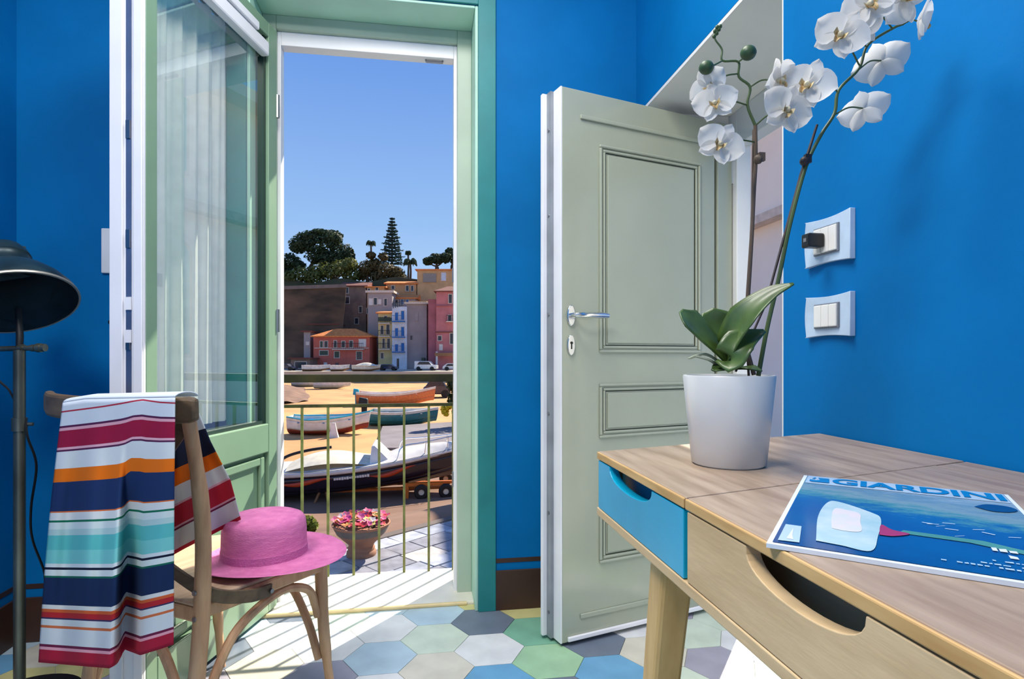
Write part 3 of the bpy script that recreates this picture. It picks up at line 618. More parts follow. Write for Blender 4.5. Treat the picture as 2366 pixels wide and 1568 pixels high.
def flower(px, py, face, roll, size=1.0, dd=0.0, ped=None):
    """face: direction the bloom looks at, in camera terms (right, up, towards viewer)"""
    R_ = Vector((cs, -sn, 0)); Fw = Vector((-sn, -cs, 0)); n_ = (R_ * face[0] + Vector((0, 0, 1)) * face[1] + Fw * face[2]).normalized()
    upv = Vector((0, 0, 1)); y_ = (upv - n_ * upv.dot(n_)).normalized(); x_ = y_.cross(n_); Q = Matrix((x_, y_, n_)).transposed().to_4x4() @ Matrix.Rotation(roll, 4, 'Z')
    f = bpy.data.objects.new('flower', MC); C.objects.link(f); f.parent = orch; f.matrix_local = Matrix.Translation(pl(px, py, dd)) @ Q @ Matrix.Scale(size, 4)
    for nm, me, a, tilt in (('petal', PM_side, -1.35, -.05), ('petal', PM_side, 1.35, -.05), ('sepal', PM_sep, 0, .12), ('sepal', PM_low, 2.45, .12), ('sepal', PM_low, -2.45, .12)):
        o = bpy.data.objects.new(nm, me); C.objects.link(o); o.parent = f
        o.matrix_local = Matrix.Rotation(a + random.uniform(-.08, .08), 4, 'Z') @ Matrix.Rotation(random.uniform(-.1, .1) + tilt, 4, 'X') @ Matrix.Translation((0, 0, -.002 if nm == 'sepal' else .001))
    o = bpy.data.objects.new('lip', ML); C.objects.link(o); o.parent = f
    if ped:
        a = pl(*ped); b = pl(px, py, dd) - n_ * .004
        MB().tube(bez([a, (a + b) / 2 + Vector((0, 0, .006)), b], 4), .0013, 6).build('pedicel', M_stem, orch, smooth=True)
random.seed(11)
for a in ((1640, 200, (-.55, -.35, .75), .5, .80, -.02, (1706, 170)), (1652, 240, (-.35, -.1, .9), .2, .86, -.035, (1727, 243)), (1662, 335, (-.15, -.05, .95), -.5, .95, -.03, (1745, 328)),
          (1795, 186, (.55, -.25, .7), .7, .92, -.02, (1733, 201)), (1812, 256, (.15, -.15, .95), -.35, 1.05, -.04, (1745, 290)), (1868, 200, (-.62, .05, .72), -.5, 1.08, -.035, (1934, 210)),
          (1942, 84, (-.45, -.05, .85), -.6, 1.05, -.03, (1985, 150)), (1972, 68, (-.2, .1, .95), .2, 1.05, -.01, (2002, 110)), (2006, 14, (-.25, -.1, .95), .5, 1.1, -.03, (2062, 66)),
          (2085, -2, (.1, -.2, .95), 1.2, 1.1, -.02, (2080, 56)), (2126, 48, (.85, -.1, .35), .3, .95, -.01, (2085, 58)), (2036, 142, (.62, .05, -.75), -.3, 1.08, .02, (1985, 160)), (1994, 252, (.62, -.05, -.72), -.15, 1.0, .02, (1930, 264))):
    flower(*a)

# ================================================================ CHAIR
SZ = .43
M_cw = mat('weathered elm wood', (216, 172, 132), .5, scale=6, stretch=(6, 6, 1), col2=(178, 134, 100), bump=.08, bscale=30, detail=7)
M_cwd = mat('dark weathered wood', (112, 92, 70), .55, scale=6, stretch=(1, 6, 6), col2=(80, 64, 48), detail=7)
M_seat = mat('pale seat panel', (204, 176, 150), .5, scale=8, stretch=(6, 1, 1), col2=(180, 150, 124))
Pr = onZ(467, 1393, SZ); CA = math.radians(32.9)
cf = Vector((math.sin(CA), math.cos(CA), 0)); cr_ = Vector((math.cos(CA), -math.sin(CA), 0)); CO = Vector((Pr.x, Pr.y, 0)) - cr_ * .19
chair = thing('bistro_chair', 'weathered wooden cross-back bistro chair by the balcony door', 'chair', CO, -CA)
def loc(p): d = Vector(p) - CO; return Vector((d.dot(cr_), d.dot(cf), d.z))
def onB(px, py, c):                     # photo pixel -> chair-local point in the upright plane local y = c
    r = ray(px, py); k = (CO.dot(cf) + c - O0.dot(cf)) / r.dot(cf); return loc(O0 + r * k)
RT = onB(432, 970, -.06)
def post(s):
    tx = RT.x if s > 0 else -.235
    MB().tube(bez([(s * .20, -.055, 0), (s * .192, -.02, .22), (s * .19, 0, SZ), ((s * .19 + tx) / 2, -.012, .65), (tx, -.06, .89)], 5), [.0165] * 6 + [.019] * 6 + [.018] * 5 + [.0155] * 4, 10).build('rear_leg', M_cw, chair, smooth=True)
post(1); post(-1)
fx = .215; fy = .36
for s in (1, -1):
    MB().tube(bez([(s * (fx + .012), fy + .035, 0), (s * (fx + .003), fy + .012, .2), (s * fx, fy, SZ - .02)], 5), [.0125] * 4 + [.016] * 4 + [.0175] * 3, 10).build('front_leg', M_cw, chair, smooth=True)
# seat frame and seat panel
def trap(g): return [(-.185 - g, -.015 - g), (.185 + g, -.015 - g), (fx + .012 + g, fy - .01), (fx - .03 + g, fy + .03 + g), (-fx + .03 - g, fy + .03 + g), (-fx - .012 - g, fy - .01)]
MB().prism(trap(.004), lambda a, b: (a, b, SZ - .04), lambda a, b: (a, b, SZ - .004)).build('seat_frame', M_cw, chair, bevel=.006)
MB().prism(trap(.002), lambda a, b: (a, b, SZ - .004), lambda a, b: (a, b, SZ + .006)).build('seat', M_seat, chair, bevel=.004)
# bentwood arches under the seat
def arch(p0, p1, h, nm='bentwood_arch', lo=.13, hi=.26):
    a, b = Vector(p0), Vector(p1); d = b - a
    pts = [a + Vector((0, 0, lo)), a + d * .10 + Vector((0, 0, lo + .10)), a + d * .26 + Vector((0, 0, h - .055)), a + d * .48 + Vector((0, 0, h - .012)), a + d * .70 + Vector((0, 0, h)), a + d * .90 + Vector((0, 0, h - .03)), a + d * .97 + Vector((0, 0, h - .08)), b + Vector((0, 0, hi))]
    MB().tube(bez(pts, 5), .0115, 8).build(nm, M_cw, chair, smooth=True)
hh = SZ - .052
arch((.196, -.02, 0), (fx - .006, fy - .004, 0), hh); arch((-.196, -.02, 0), (-fx + .006, fy - .004, 0), hh)
arch((.185, -.03, 0), (-.185, -.03, 0), hh, hi=.13); arch((fx - .012, fy + .006, 0), (-fx + .012, fy + .006, 0), hh, hi=.26)
# crossed back bands, bolted to the sides of the seat
for s in (1, -1):
    band = bez([(-s * .20, -.052, .85), (-s * .10, -.072, .72), (s * .02, -.060 - .008 * s, .60), (s * .12, -.03, .51), (s * .195, .02, .445), (s * .224, .10, .415), (s * (fx + .010), .17, .405)], 6)
    MB().bar(band, .032, .008, up=(0, -.25, 1)).build('cross_band', M_cwd, chair, bevel=.002)
    MB().tube([(s * (fx + .012), .165, .405), (s * (fx + .020), .165, .405)], .006, 10).build('bolt', mat('steel', (150, 150, 155), .35, 1.0), chair)
for zz in (.40, SZ + .03): MB().tube([(.19, -.016, zz), (.19, -.022, zz)], .006, 10).build('bolt', MATS['steel'], chair)
# top rail
E1 = onB(447, 950, -.06); E0 = onB(97, 950, -.06)
rail = bez([(E0.x, -.045, .885), (E0.x * .6, -.095, .882), (0, -.112, .88), (E1.x * .6, -.098, .882), (E1.x + .004, -.052, .885)], 6)
MB().bar(rail, [.035] + [.058] * 23 + [.05], .022).build('top_rail', M_cwd, chair, bevel=.008)

# ================================================================ TOWEL
tow = thing('striped_towel', 'striped multicolour beach towel draped over the chair back', 'towel', CO, -CA)
STR = [(0, (206, 214, 224)), (.040, (170, 50, 70)), (.046, (206, 214, 224)), (.098, (84, 36, 76)), (.106, (216, 160, 176)), (.117, (150, 28, 64)), (.181, (222, 170, 186)), (.190, (84, 36, 76)), (.197, (212, 218, 222)),
       (.262, (226, 112, 26)), (.313, (30, 52, 96)), (.424, (214, 110, 60)), (.429, (216, 220, 222)), (.458, (20, 110, 84)), (.466, (206, 220, 222)), (.492, (176, 206, 208)), (.515, (92, 186, 188)), (.57, (120, 200, 200)), (.622, (214, 222, 226)), (.636, (22, 30, 54)), (.645, (216, 226, 226)),
       (.668, (24, 104, 84)), (.675, (26, 46, 84)), (.778, (216, 218, 216)), (.794, (204, 96, 54)), (.806, (176, 42, 50)), (.826, (60, 48, 90)), (.832, (210, 216, 218)), (.856, (204, 110, 70)), (.866, (208, 214, 220)), (.928, (110, 36, 70)), (.938, (226, 160, 176)), (.949, (168, 34, 60))]
BSTR = [(0, (206, 214, 222)), (.22, (30, 38, 64)), (.42, (226, 112, 26)), (.53, (214, 218, 222)), (.64, (222, 170, 186)), (.655, (190, 44, 64)), (.80, (222, 170, 186)), (.815, (120, 40, 70)), (.83, (214, 218, 222)), (.97, (190, 44, 64))]
def stripe_mat(name, stops):
    m = bpy.data.materials.new(name); m.use_nodes = True; n = m.node_tree; b = n.nodes['Principled BSDF']
    uv = n.nodes.new('ShaderNodeUVMap'); uv.uv_map = 'UVMap'; sx = n.nodes.new('ShaderNodeSeparateXYZ'); n.links.new(uv.outputs[0], sx.inputs[0])
    src = None
    for k, (lo, c_) in enumerate(stops):                 # chain of steps: unlimited number of stripes
        if src is None: rgb = n.nodes.new('ShaderNodeRGB'); rgb.outputs[0].default_value = lin(c_); src = rgb.outputs[0]; continue
        gt = n.nodes.new('ShaderNodeMath'); gt.operation = 'GREATER_THAN'; gt.inputs[1].default_value = lo; n.links.new(sx.outputs['Y'], gt.inputs[0])
        mx = n.nodes.new('ShaderNodeMix'); mx.data_type = 'RGBA'; n.links.new(gt.outputs[0], mx.inputs['Factor']); n.links.new(src, mx.inputs['A']); mx.inputs['B'].default_value = lin(c_); src = mx.outputs['Result']
    n.links.new(src, b.inputs['Base Color']); b.inputs['Roughness'].default_value = .9; b.inputs['Specular IOR Level'].default_value = .15
    wv = n.nodes.new('ShaderNodeTexNoise'); wv.inputs['Scale'].default_value = 700; bp = n.nodes.new('ShaderNodeBump'); bp.inputs['Strength'].default_value = .25; bp.inputs['Distance'].default_value = .002
    n.links.new(wv.outputs[0], bp.inputs['Height']); n.links.new(bp.outputs[0], b.inputs['Normal'])
    return m
def cloth(nm, fn, nu, nv, m):
    mb = MB(); uvs = []
    def f2(u, v): p, s_ = fn(u, v); uvs.append((u, s_)); return p
    mb.grid(f2, nu, nv); me = mb.mesh(nm, m, True, 180); ul = me.uv_layers.new(name='UVMap')
    for lp_ in me.loops: ul.data[lp_.index].uv = uvs[lp_.vertex_index]
    o = bpy.data.objects.new(nm, me); C.objects.link(o); o.parent = tow; md = o.modifiers.new('t', 'SOLIDIFY'); md.thickness = .0025; md.offset = 0
    return o
def lerp_list(xs, u):
    for (a, fa), (b, fb) in zip(xs, xs[1:]):
        if u <= b: t_ = (u - a) / (b - a); return fa + (fb - fa) * t_
    return xs[-1][1]
def ss(a, b, x): x = min(1, max(0, (x - a) / (b - a))); return x * x * (3 - 2 * x)
def front_fall(u, v):
    pxl = 146 + (90 - 146) * v - 6 * math.sin(PI * v); pxr = 404 - 4 * v
    px = pxl + (pxr - pxl) * u
    offb = lerp_list([(0, 0), (.3, 8), (.53, 14), (.58, 4), (.64, -30), (.76, -16), (1, -40)], u); offt = lerp_list([(0, 2), (.36, -11), (.66, -24), (.72, -26), (.88, -20), (1, -18)], u); bot = 1529 + offb
    top = lerp_list([(0, 930), (.2, 922), (1, 918)], u)
    py = top + (bot - top) * v
    fold = .07 * ss(.08, .75, v)
    dep = -.136 - .012 * v
    dep += fold * (-.45 * ss(.15, .5, u) * (1 - ss(.55, .60, u)) + .55 * ss(.55, .61, u) * (1 - ss(.66, .80, u)) - .12 * math.sin(u * 24) * (1 - ss(.4, .55, u)))
    dep += -.006 * math.sin(u * 21 + v * 3) * ss(0, .4, v)
    p = onB(px, py, dep); s_ = (py - (offt + (offb - offt) * v) - 923) / 606 - .0005
    return p, max(.001, s_)
cloth('front_fall', front_fall, 70, 60, stripe_mat('striped towel cloth', STR))
def over(u, v):                            # the strip that lies over the top rail
    p, _ = front_fall(u, 0); zc = p.z; q = PI * v
    return Vector((p.x, p.y + .052 * (1 - math.cos(q)) / 2 * 1.0, zc + .010 * math.sin(q))), .001
cloth('over_rail', over, 70, 8, MATS.get('x') or bpy.data.materials['striped towel cloth'])
def back_fall(u, v):
    L_ = [(400, 925, 1.40), (398, 1040, 1.42), (398, 1150, 1.44), (392, 1245, 1.47)]; R2 = [(450, 930, 1.37), (486, 1020, 1.40), (532, 1110, 1.46), (556, 1200, 1.52)]
    def pick(Lst): t_ = v * 3; k = min(2, int(t_)); f_ = t_ - k; a, b = Lst[k], Lst[k + 1]; return tuple(a[i] + (b[i] - a[i]) * f_ for i in range(3))
    a, b = pick(L_), pick(R2); w_ = [a[i] + (b[i] - a[i]) * u for i in range(3)]
    w_[1] += 40 * (1 - u) * v * 1.0; d_ = w_[2] + .03 * math.sin(u * 9 + .5) * ss(0, .5, v) + .02
    return loc(at(w_[0], w_[1], d_)), v
cloth('back_fall', back_fall, 30, 30, stripe_mat('striped towel cloth back', BSTR))

# ================================================================ HAT
hc = onZ(612, 1290, SZ + .008); hat = thing('straw_hat', 'mauve pink straw hat with flat crown on the chair seat', 'hat', (hc.x, hc.y, SZ + .0085))
M_hat = mat('mauve straw', (228, 130, 184), .75, scale=30, col2=(208, 108, 166), bump=.35, bscale=160, stretch=(1, 1, 4))
m = MB(); n = 64; prof = [(.0001, .124), (.05, .125), (.085, .1235), (.100, .117), (.1075, .106), (.110, .085), (.111, .045), (.113, .016), (.118, .009)]
vs = []
rows = [(r, z) for r, z in prof] + [(.135, .0065), (.155, .006), (.175, .007), (.190, .010), (.1915, .0085), (.175, .004), (.150, .002), (.12, .002)]
for i, (r, z) in enumerate(rows):
    for k in range(n):
        q = 2 * PI * k / n; off = max(0, (r - .118) / .075) * .030
        vs.append((r * math.cos(q) + off * cs, r * math.sin(q) - off * sn, z + (.010 * max(0, r - .12) / .07 * (1 - math.cos(2 * q)) * .5)))
fs = [(i * n + k, i * n + (k + 1) % n, (i + 1) * n + (k + 1) % n, (i + 1) * n + k) for i in range(len(rows) - 1) for k in range(n)]
m.add(vs, fs).build('crown_and_brim', M_hat, hat, smooth=True, ang=60)
m = MB(); m.lathe([(.1118, .016), (.1132, .017), (.1125, .036), (.1112, .036)], 64).build('braid_band', mat('darker mauve braid', (206, 112, 172), .75, bump=.4, bscale=200), hat, smooth=True)

# ================================================================ FLOOR LAMP
lb = at(45, 900, 1.66); lamp = thing('floor_lamp', 'industrial floor lamp with dark bell shade and steel pole', 'lamp', (lb.x, lb.y, 0))
def lq(px, py, d=1.66): return at(px, py, d) - Vector((lb.x, lb.y, 0))
M_lst = mat('worn steel pole', (120, 122, 112), .38, .85, var=.35, scale=12, stretch=(1, 1, .3)); M_shade = mat('dark green grey enamel', (38, 60, 68), .4, .3, var=.3, scale=10); M_blk = mat('black enamel', (16, 15, 17), .5)
ptop = lq(45, 808).z
MB().tube([(0, 0, .03), (0, 0, ptop)], .0145, 16).build('pole', M_lst, lamp, smooth=True)
MB().tube([(0, 0, lq(45, 995).z), (0, 0, lq(45, 965).z)], .0185, 16).build('pole_collar', M_lst, lamp, smooth=True)
MB().tube([(.019, 0, lq(45, 980).z), (.035, 0, lq(45, 980).z)], .005, 8).build('collar_screw', M_lst, lamp, smooth=True)
MB().lathe([(.0001, .03), (.02, .03), (.15, .014), (.155, .008), (.155, 0), (.0001, 0)], 40).build('base', M_blk, lamp, smooth=True, ang=50)
a, b = lq(-12, 806), lq(100, 803)
MB().tube([a, b], .0075, 10).build('cross_bar', M_lst, lamp, smooth=True)
for t_, r_ in ((.55, .012), (.80, .010), (.92, .013), (1.0, .011)):
    p = a + (b - a) * t_; MB().tube([p - (b - a).normalized() * .006, p + (b - a).normalized() * .006], r_, 12).build('wing_knob' if t_ > .6 else 'joint', M_lst, lamp, smooth=True)
MB().tube([lq(45, 806), lq(46, 775), lq(40, 690, 1.69), lq(42, 585, 1.74)], [.009, .009, .008, .008], 10).build('shade_arm', M_blk, lamp, smooth=True)
Fw = Vector((-lb.x, -lb.y, 0)).normalized(); R_ = Vector((-Fw.y, Fw.x, 0)); ax = (R_ * .16 + Vector((0, 0, -.84)) + Fw * .50).normalized()   # where the shade opens to
rc = lq(36, 700); Q = (-ax).to_track_quat('Z', 'Y').to_matrix().to_4x4(); MT_ = Matrix.Translation(rc) @ Q
pf = [(.152, -.002), (.152, .004), (.146, .022), (.128, .055), (.100, .090), (.074, .112), (.062, .122), (.060, .150), (.064, .154), (.060, .170), (.048, .192), (.030, .205), (.0001, .208)]
inn = [(.0001, .16), (.052, .155), (.055, .125), (.070, .105), (.096, .083), (.124, .049), (.142, .018), (.148, -.002)]
MB().lathe(pf, 48, MT_).build('shade', M_shade, lamp, smooth=True, ang=50)
MB().lathe(inn, 48, MT_).build('shade_lining', M_blk, lamp, smooth=True, ang=60)
MB().lathe([(.1475, -.003), (.1525, -.003), (.1535, 0), (.1525, .004), (.1475, .001)], 48, MT_, close=True).build('shade_rim', mat('pale worn rim', (170, 165, 155), .4, .6), lamp, smooth=True)
MB().lathe([(.0001, .05), (.016, .056), (.024, .075), (.020, .10), (.012, .125), (.012, .15)], 20, MT_).build('bulb', mat('clear bulb glass', (120, 120, 130), .1, coat=.5), lamp, smooth=True)
for s in (-.045, .05): MB().box(s - .012, s + .012, -.008, .008, 0, .04).build('cap_lug', M_shade, lamp).matrix_local = Matrix.Translation(rc) @ Q @ Matrix.Translation((0, 0, .17))
cord = bez([lq(58, 965), lq(64, 1010), lq(84, 1075, 1.70), lq(72, 1170, 1.74), (lq(74, 1240, 1.76)), lq(100, 1312, 1.80), lq(140, 1420, 1.84), Vector((.28, .25, .01)), Vector((.20, .32, .008))], 8)
MB().tube(cord, .0035, 6).build('power_cord', M_blk, lamp, smooth=True)
MB().tube(bez([lq(-30, 800), lq(-8, 870), lq(20, 900), lq(36, 930)], 6), .003, 6).build('upper_cord', M_blk, lamp, smooth=True)

# ================================================================ BALCONY RAILING
RYL = WY + WT + .035; M_iron = mat('green brown iron', (74, 76, 40), .5, .3, var=.35, scale=25); M_irond = mat('dark olive iron', (46, 42, 10), .7, .2, var=.4, scale=14)
M_ironl = mat('olive painted bar', (120, 124, 70), .5, .1, var=.3, scale=18)
rl = thing('balcony_railing', 'thin olive iron railing outside the balcony door', 'railing', (0, RYL, 0))
za, zb, zm = onY(850, 864, RYL).z, onY(850, 882, RYL).z, onY(850, 936, RYL).z
MB().box(-.80, .40, -.022, .022, zb, za).build('top_bar', M_irond, rl, bevel=.003)
MB().box(-.80, .40, -.007, .007, zm - .007, zm + .007).build('middle_bar', M_iron, rl)
xs = [onY(px, 1000, RYL).x for px in (698, 758, 817, 877, 934, 991, 1047)]; dx = (xs[-1] - xs[0]) / 6
for k in range(-2, 9):
    x = xs[0] + dx * k
    if -.79 < x < .39: MB().box(x - .0055, x + .0055, -.0055, .0055, .0125, zm - .007).build('baluster', M_ironl, rl)
for x in (-.795, .395): MB().box(x - .012, x + .012, -.012, .012, -.05, zb).build('end_post', M_iron, rl)
for x in (-.795, .395): MB().box(x - .012, x + .012, -.060, .012, .40, .42).build('wall_bracket', M_iron, rl)

# ================================================================ GROUND OUTSIDE
GP = -1.15; GB = -2.4
M_sand = mat('orange sand', (212, 162, 104), .95, scale=.35, col2=(184, 132, 84), bump=.5, bscale=3, detail=9)
M_earth = mat('brown packed earth', (140, 108, 88), .95, scale=.9, col2=(112, 84, 68), bump=.5, bscale=6, detail=9)
M_stone = [mat('paving stone %s' % n_, c_, .6, var=.2, scale=6, bump=.4, bscale=14, detail=8) for n_, c_ in (('a', (160, 164, 176)), ('b', (182, 186, 196)), ('c', (142, 142, 152)), ('d', (196, 190, 184)))]
eA, eB = onZ(870, 1247, GP), onZ(1056, 1197, GP); ed = (eB - eA).normalized(); en = Vector((-ed.y, ed.x, 0))     # pavement edge
Z_ = Vector((0, 0, 1))
def gp(s, t, z=GP): p = eA + ed * s + en * t; return Vector((p.x, p.y, z))
pv = MB().add([gp(-14, -14, GP - .02), gp(40, -14, GP - .02), gp(40, 0, GP - .02), gp(-14, 0, GP - .02), gp(-14, -14, GP - 1.5), gp(40, -14, GP - 1.5), gp(40, 0, GP - 1.5), gp(-14, 0, GP - 1.5)], [(0, 1, 2, 3), (7, 6, 5, 4), (2, 6, 7, 3), (0, 4, 5, 1), (1, 5, 6, 2), (3, 7, 4, 0)]).build('ground_pavement', mat('pavement bedding', (206, 202, 194), .9, scale=5, bump=.3, bscale=20))
struct(pv, 'grey stone pavement below the balcony')
random.seed(5)
r_i = 0; t0 = -.02
while t0 > -3.6:
    hgt = random.uniform(.24, .34); s0 = -1.6 + random.uniform(-.3, 0)
    while s0 < 1.9:
        wd = random.uniform(.32, .55); g = .004
        a = [gp(s0 + g + random.uniform(0, .015), t0 - hgt + g), gp(s0 + wd - g, t0 - hgt + g + random.uniform(0, .015)), gp(s0 + wd - g - random.uniform(0, .015), t0 - g), gp(s0 + g, t0 - g - random.uniform(0, .015))]
        dz = random.uniform(-.004, .006); bt = [Vector((p.x, p.y, GP - .02)) for p in a]; tp = [Vector((p.x, p.y, GP + dz + random.uniform(-.003, .003))) for p in a]
        MB().hexa(bt, tp).build('paving_stone', random.choice(M_stone), pv)
        s0 += wd
    t0 -= hgt
# kerb along the pavement edge
struct(MB().hexa([gp(-14, 0, GP - .6), gp(40, 0, GP - .6), gp(40, .14, GP - .6), gp(-14, .14, GP - .6)], [gp(-14, 0, GP + .01), gp(40, 0, GP + .01), gp(40, .14, GP + .01), gp(-14, .14, GP + .01)]).build('ground_kerb', mat('dark kerb stone', (104, 92, 86), .8, scale=4), bevel=.02), 'dark stone kerb along the pavement')
# earth bank and beach
def groundz(x, y):
    p = Vector((x, y, 0)); t = (p - Vector((eA.x, eA.y, 0))).dot(en)
    z = GP - .04 + (GB - GP + .04) * ss(0.05, 5.2, t)
    # bank on the left, half way down the beach
    return z + .012 * math.sin(x * 2.1) * math.cos(y * 1.7) + .03 * math.sin(x * .6 + y * .4) * ss(2, 8, t)
def gfn(t_lo, t_hi, s_lo, s_hi):
    def fn(u, v):
        s_ = s_lo + (s_hi - s_lo) * u; t_ = t_lo + (t_hi - t_lo) * v; p = gp(s_, t_, 0); return (p.x, p.y, groundz(p.x, p.y))
    return fn
struct(MB().grid(gfn(.14, 9.5, -16, 30), 90, 30).build('ground_earth', M_earth, smooth=True), 'brown trodden earth between pavement and boats')
struct(MB().grid(gfn(9.5, 92, -70, 90), 90, 60).build('ground_beach', M_sand, smooth=True), 'orange sand beach below the town')
# concrete slipway, grey, right of the boats
sw = MB().hexa([at(868, 1034, 20) * 1, at(1120, 1020, 20), at(1150, 958, 33), at(905, 972, 31)], [at(868, 1034, 20) + Z_ * .02, at(1120, 1020, 20) + Z_ * .02, at(1150, 958, 33) + Z_ * .02, at(905, 972, 31) + Z_ * .02])
q4 = [onZ(866, 1034, GB + .12), onZ(1150, 1034, GB + .12), onZ(1150, 968, GB + .12), onZ(884, 984, GB + .12)]
struct(MB().hexa([p - Z_ * .3 for p in q4], q4).build('ground_slipway', mat('grey concrete', (128, 120, 122), .9, scale=1.2, bump=.3, bscale=8)), 'grey concrete slipway between the boats')

# ================================================================ FLOWER URN
ub = onZ(835, 1282, GP); UD = ub.x * sn + ub.y * cs; k_ = UD / F
urn = thing('flower_urn', 'wide terracotta urn of pink and red flowers on the pavement', 'planter', (ub.x, ub.y, GP))
uh = (1282 - 1207) * k_
MB().lathe([(.0001, 0), (33 * k_, 0), (34 * k_, .02), (33 * k_, .05), (30 * k_, .065), (31 * k_, .09), (28 * k_, .11), (30 * k_, .135), (42 * k_, .19), (55 * k_, .25), (61 * k_, uh - .04), (62 * k_, uh - .03), (66 * k_, uh - .01), (66 * k_, uh), (63 * k_, uh + .004), (58 * k_, uh - .03), (.0001, uh - .03)], 40).build('bowl', mat('weathered terracotta', (172, 116, 84), .8, scale=5, col2=(140, 100, 80), bump=.3, bscale=20), urn, smooth=True, ang=50)
MB().lathe([(55 * k_, .25), (61.6 * k_, uh - .045), (62.4 * k_, uh - .03), (56 * k_, .256)], 40).build('dark_glaze_band', mat('grey green glaze', (112, 100, 88), .6, scale=8), urn, smooth=True)
M_fl = [mat('flower %s' % n_, c_, .6, var=.2, scale=40) for n_, c_ in (('pink', (226, 84, 140)), ('red', (214, 44, 60)), ('orange', (232, 120, 50)), ('pale', (236, 214, 206)), ('magenta', (190, 50, 130)), ('yellow', (226, 206, 110)))]
M_grn2 = mat('dark leaf', (66, 96, 40), .6, var=.4, scale=14)
m = MB(); random.seed(9)
for k in range(160):
    a = random.uniform(0, 2 * PI); r = 60 * k_ * math.sqrt(random.random()); c_ = Vector((r * math.cos(a), r * math.sin(a), uh + random.uniform(-.01, .05))); d_ = Vector((random.uniform(-1, 1), random.uniform(-1, 1), random.uniform(.2, 1))).normalized(); e_ = d_.orthogonal().normalized(); f_ = d_.cross(e_); s_ = random.uniform(.015, .03)
    m.add([c_ - e_ * s_, c_ + f_ * s_ * .5, c_ + e_ * s_, c_ - f_ * s_ * .5], [(0, 1, 2, 3)])
m.build('foliage', M_grn2, urn)
for k in range(110):
    a = random.uniform(0, 2 * PI); r = 60 * k_ * math.sqrt(random.random()); c_ = Vector((r * math.cos(a), r * math.sin(a), uh + .05 * (1 - r / (60 * k_)) + random.uniform(.02, .06))); mm = MB(); s_ = random.uniform(.035, .055); tz = Vector((random.uniform(-.4, .4), random.uniform(-.7, .1), 1)).normalized(); e_ = tz.orthogonal().normalized(); f_ = tz.cross(e_)
    for q_ in range(5):
        b_ = 2 * PI * q_ / 5; d_ = e_ * math.cos(b_) + f_ * math.sin(b_); g_ = e_ * math.cos(b_ + .6) + f_ * math.sin(b_ + .6); h_ = e_ * math.cos(b_ - .6) + f_ * math.sin(b_ - .6)
        mm.add([c_, c_ + g_ * s_ * .7 + tz * .006, c_ + d_ * s_ + tz * .010, c_ + h_ * s_ * .7 + tz * .006], [(0, 1, 2, 3)])
    mm.build('blossom', random.choice(M_fl[:2] * 3 + M_fl), urn)

# ================================================================ BOATS
def hull_fn(L, B, Hh, bow=.35, stern=.75, rocker=.10, flare=.75, sheer=.12, rake=.12):
    """section point at station u (0 stern .. 1 bow) and girth v (-1 port gunwale .. 0 keel .. 1 starboard)"""
    def fn(u, v):
        taper = stern + (1 - stern) * ss(0, .35, u); fwd = 1 - ss(1 - bow - .25, 1.0, u) ** 1.3
        hb = B / 2 * taper * max(.015, fwd); zk = Hh * rocker * (ss(.55, 1, u) ** 1.5 * 3 + (1 - ss(0, .3, u)) * .3); zs = Hh * (1 + sheer * ((u - .35) * 1.6) ** 2)
        a = abs(v); y = hb * (flare * math.sin(min(1, a * 1.6) * PI / 2) + (1 - flare) * a); z = zk + (zs - zk) * a ** 1.6
        x = -L / 2 + L * u + rake * Hh * a * u ** 3 * 1.5
        return Vector((x, math.copysign(y, v) if v else 0, z))
    return fn
def boat(name, lab, loc3, rz, L, B, Hh, mats, group=None, roll=0, seats=3, **kw):
    b = thing(name, lab, 'boat', loc3, rz, group); b.rotation_euler = (roll, 0, rz); fn = hull_fn(L, B, Hh, **kw); U = 28
    def band(nm, v0, v1, mt, out=0.0):
        m = MB()
        for s in (-1, 1): m.grid(lambda u, v, s=s: fn(u, s * (v0 + (v1 - v0) * v)) + Vector((0, s * out, 0)), U, 5)
        return m.build(nm, mt, b, smooth=True, ang=60, thick=.03)
    band('hull_bottom', 0.0, .50, mats[0]); band('hull_side', .50, .90, mats[1]); band('sheer_strake', .90, 1.0, mats[2], .012)
    m = MB()
    for s in (-1, 1): m.tube([fn(u / U, s) + Vector((0, s * .01, .0)) for u in range(U + 1)], .035, 6)
    m.build('gunwale', mats[3], b, smooth=True)
    m = MB(); m.grid(lambda u, v: fn(.02 + .96 * u, (v * 2 - 1) * .84) + Vector((0, 0, .03)), U, 8); m.build('floor_boards', mats[4], b, smooth=True)
    m = MB(); vs = [fn(0, -1 + 2 * k / 12) for k in range(13)]; m.add(vs, [tuple(range(13))]); m.build('transom', mats[1], b, thick=.03)
    for k in range(seats):
        u = .2 + .55 * k / max(1, seats - 1); p = fn(u, .86); m = MB().box(p.x - .12, p.x + .12, -p.y, p.y, p.z - .02, p.z + .02); m.build('thwart', mats[5], b)
    return b, fn
def pm(n_, c_, r=.4, **k): return mat(n_, c_, r, **k)
GYd = -YAW
X_white = pm('white boat paint', (232, 226, 218), scale=3); X_teal = pm('turquoise boat paint', (40, 170, 196)); X_blue = pm('blue boat paint', (36, 120, 186)); X_red = pm('oxide red bottom paint', (150, 56, 34), .6); X_sea = pm('sea green paint', (44, 116, 124)); X_or = pm('orange boat paint', (222, 126, 72)); X_navy = pm('dark navy gelcoat', (36, 28, 44), .25, coat=.4); X_wood = pm('boat timber', (150, 106, 66), .6); X_black = pm('black rubber', (22, 20, 20), .6); X_cream = pm('cream canvas', (226, 218, 196), .8, scale=4); X_orange = pm('orange trailer paint', (216, 112, 30), .5); X_chrome = mat('boat rail steel', (225, 228, 232), .25, .9)
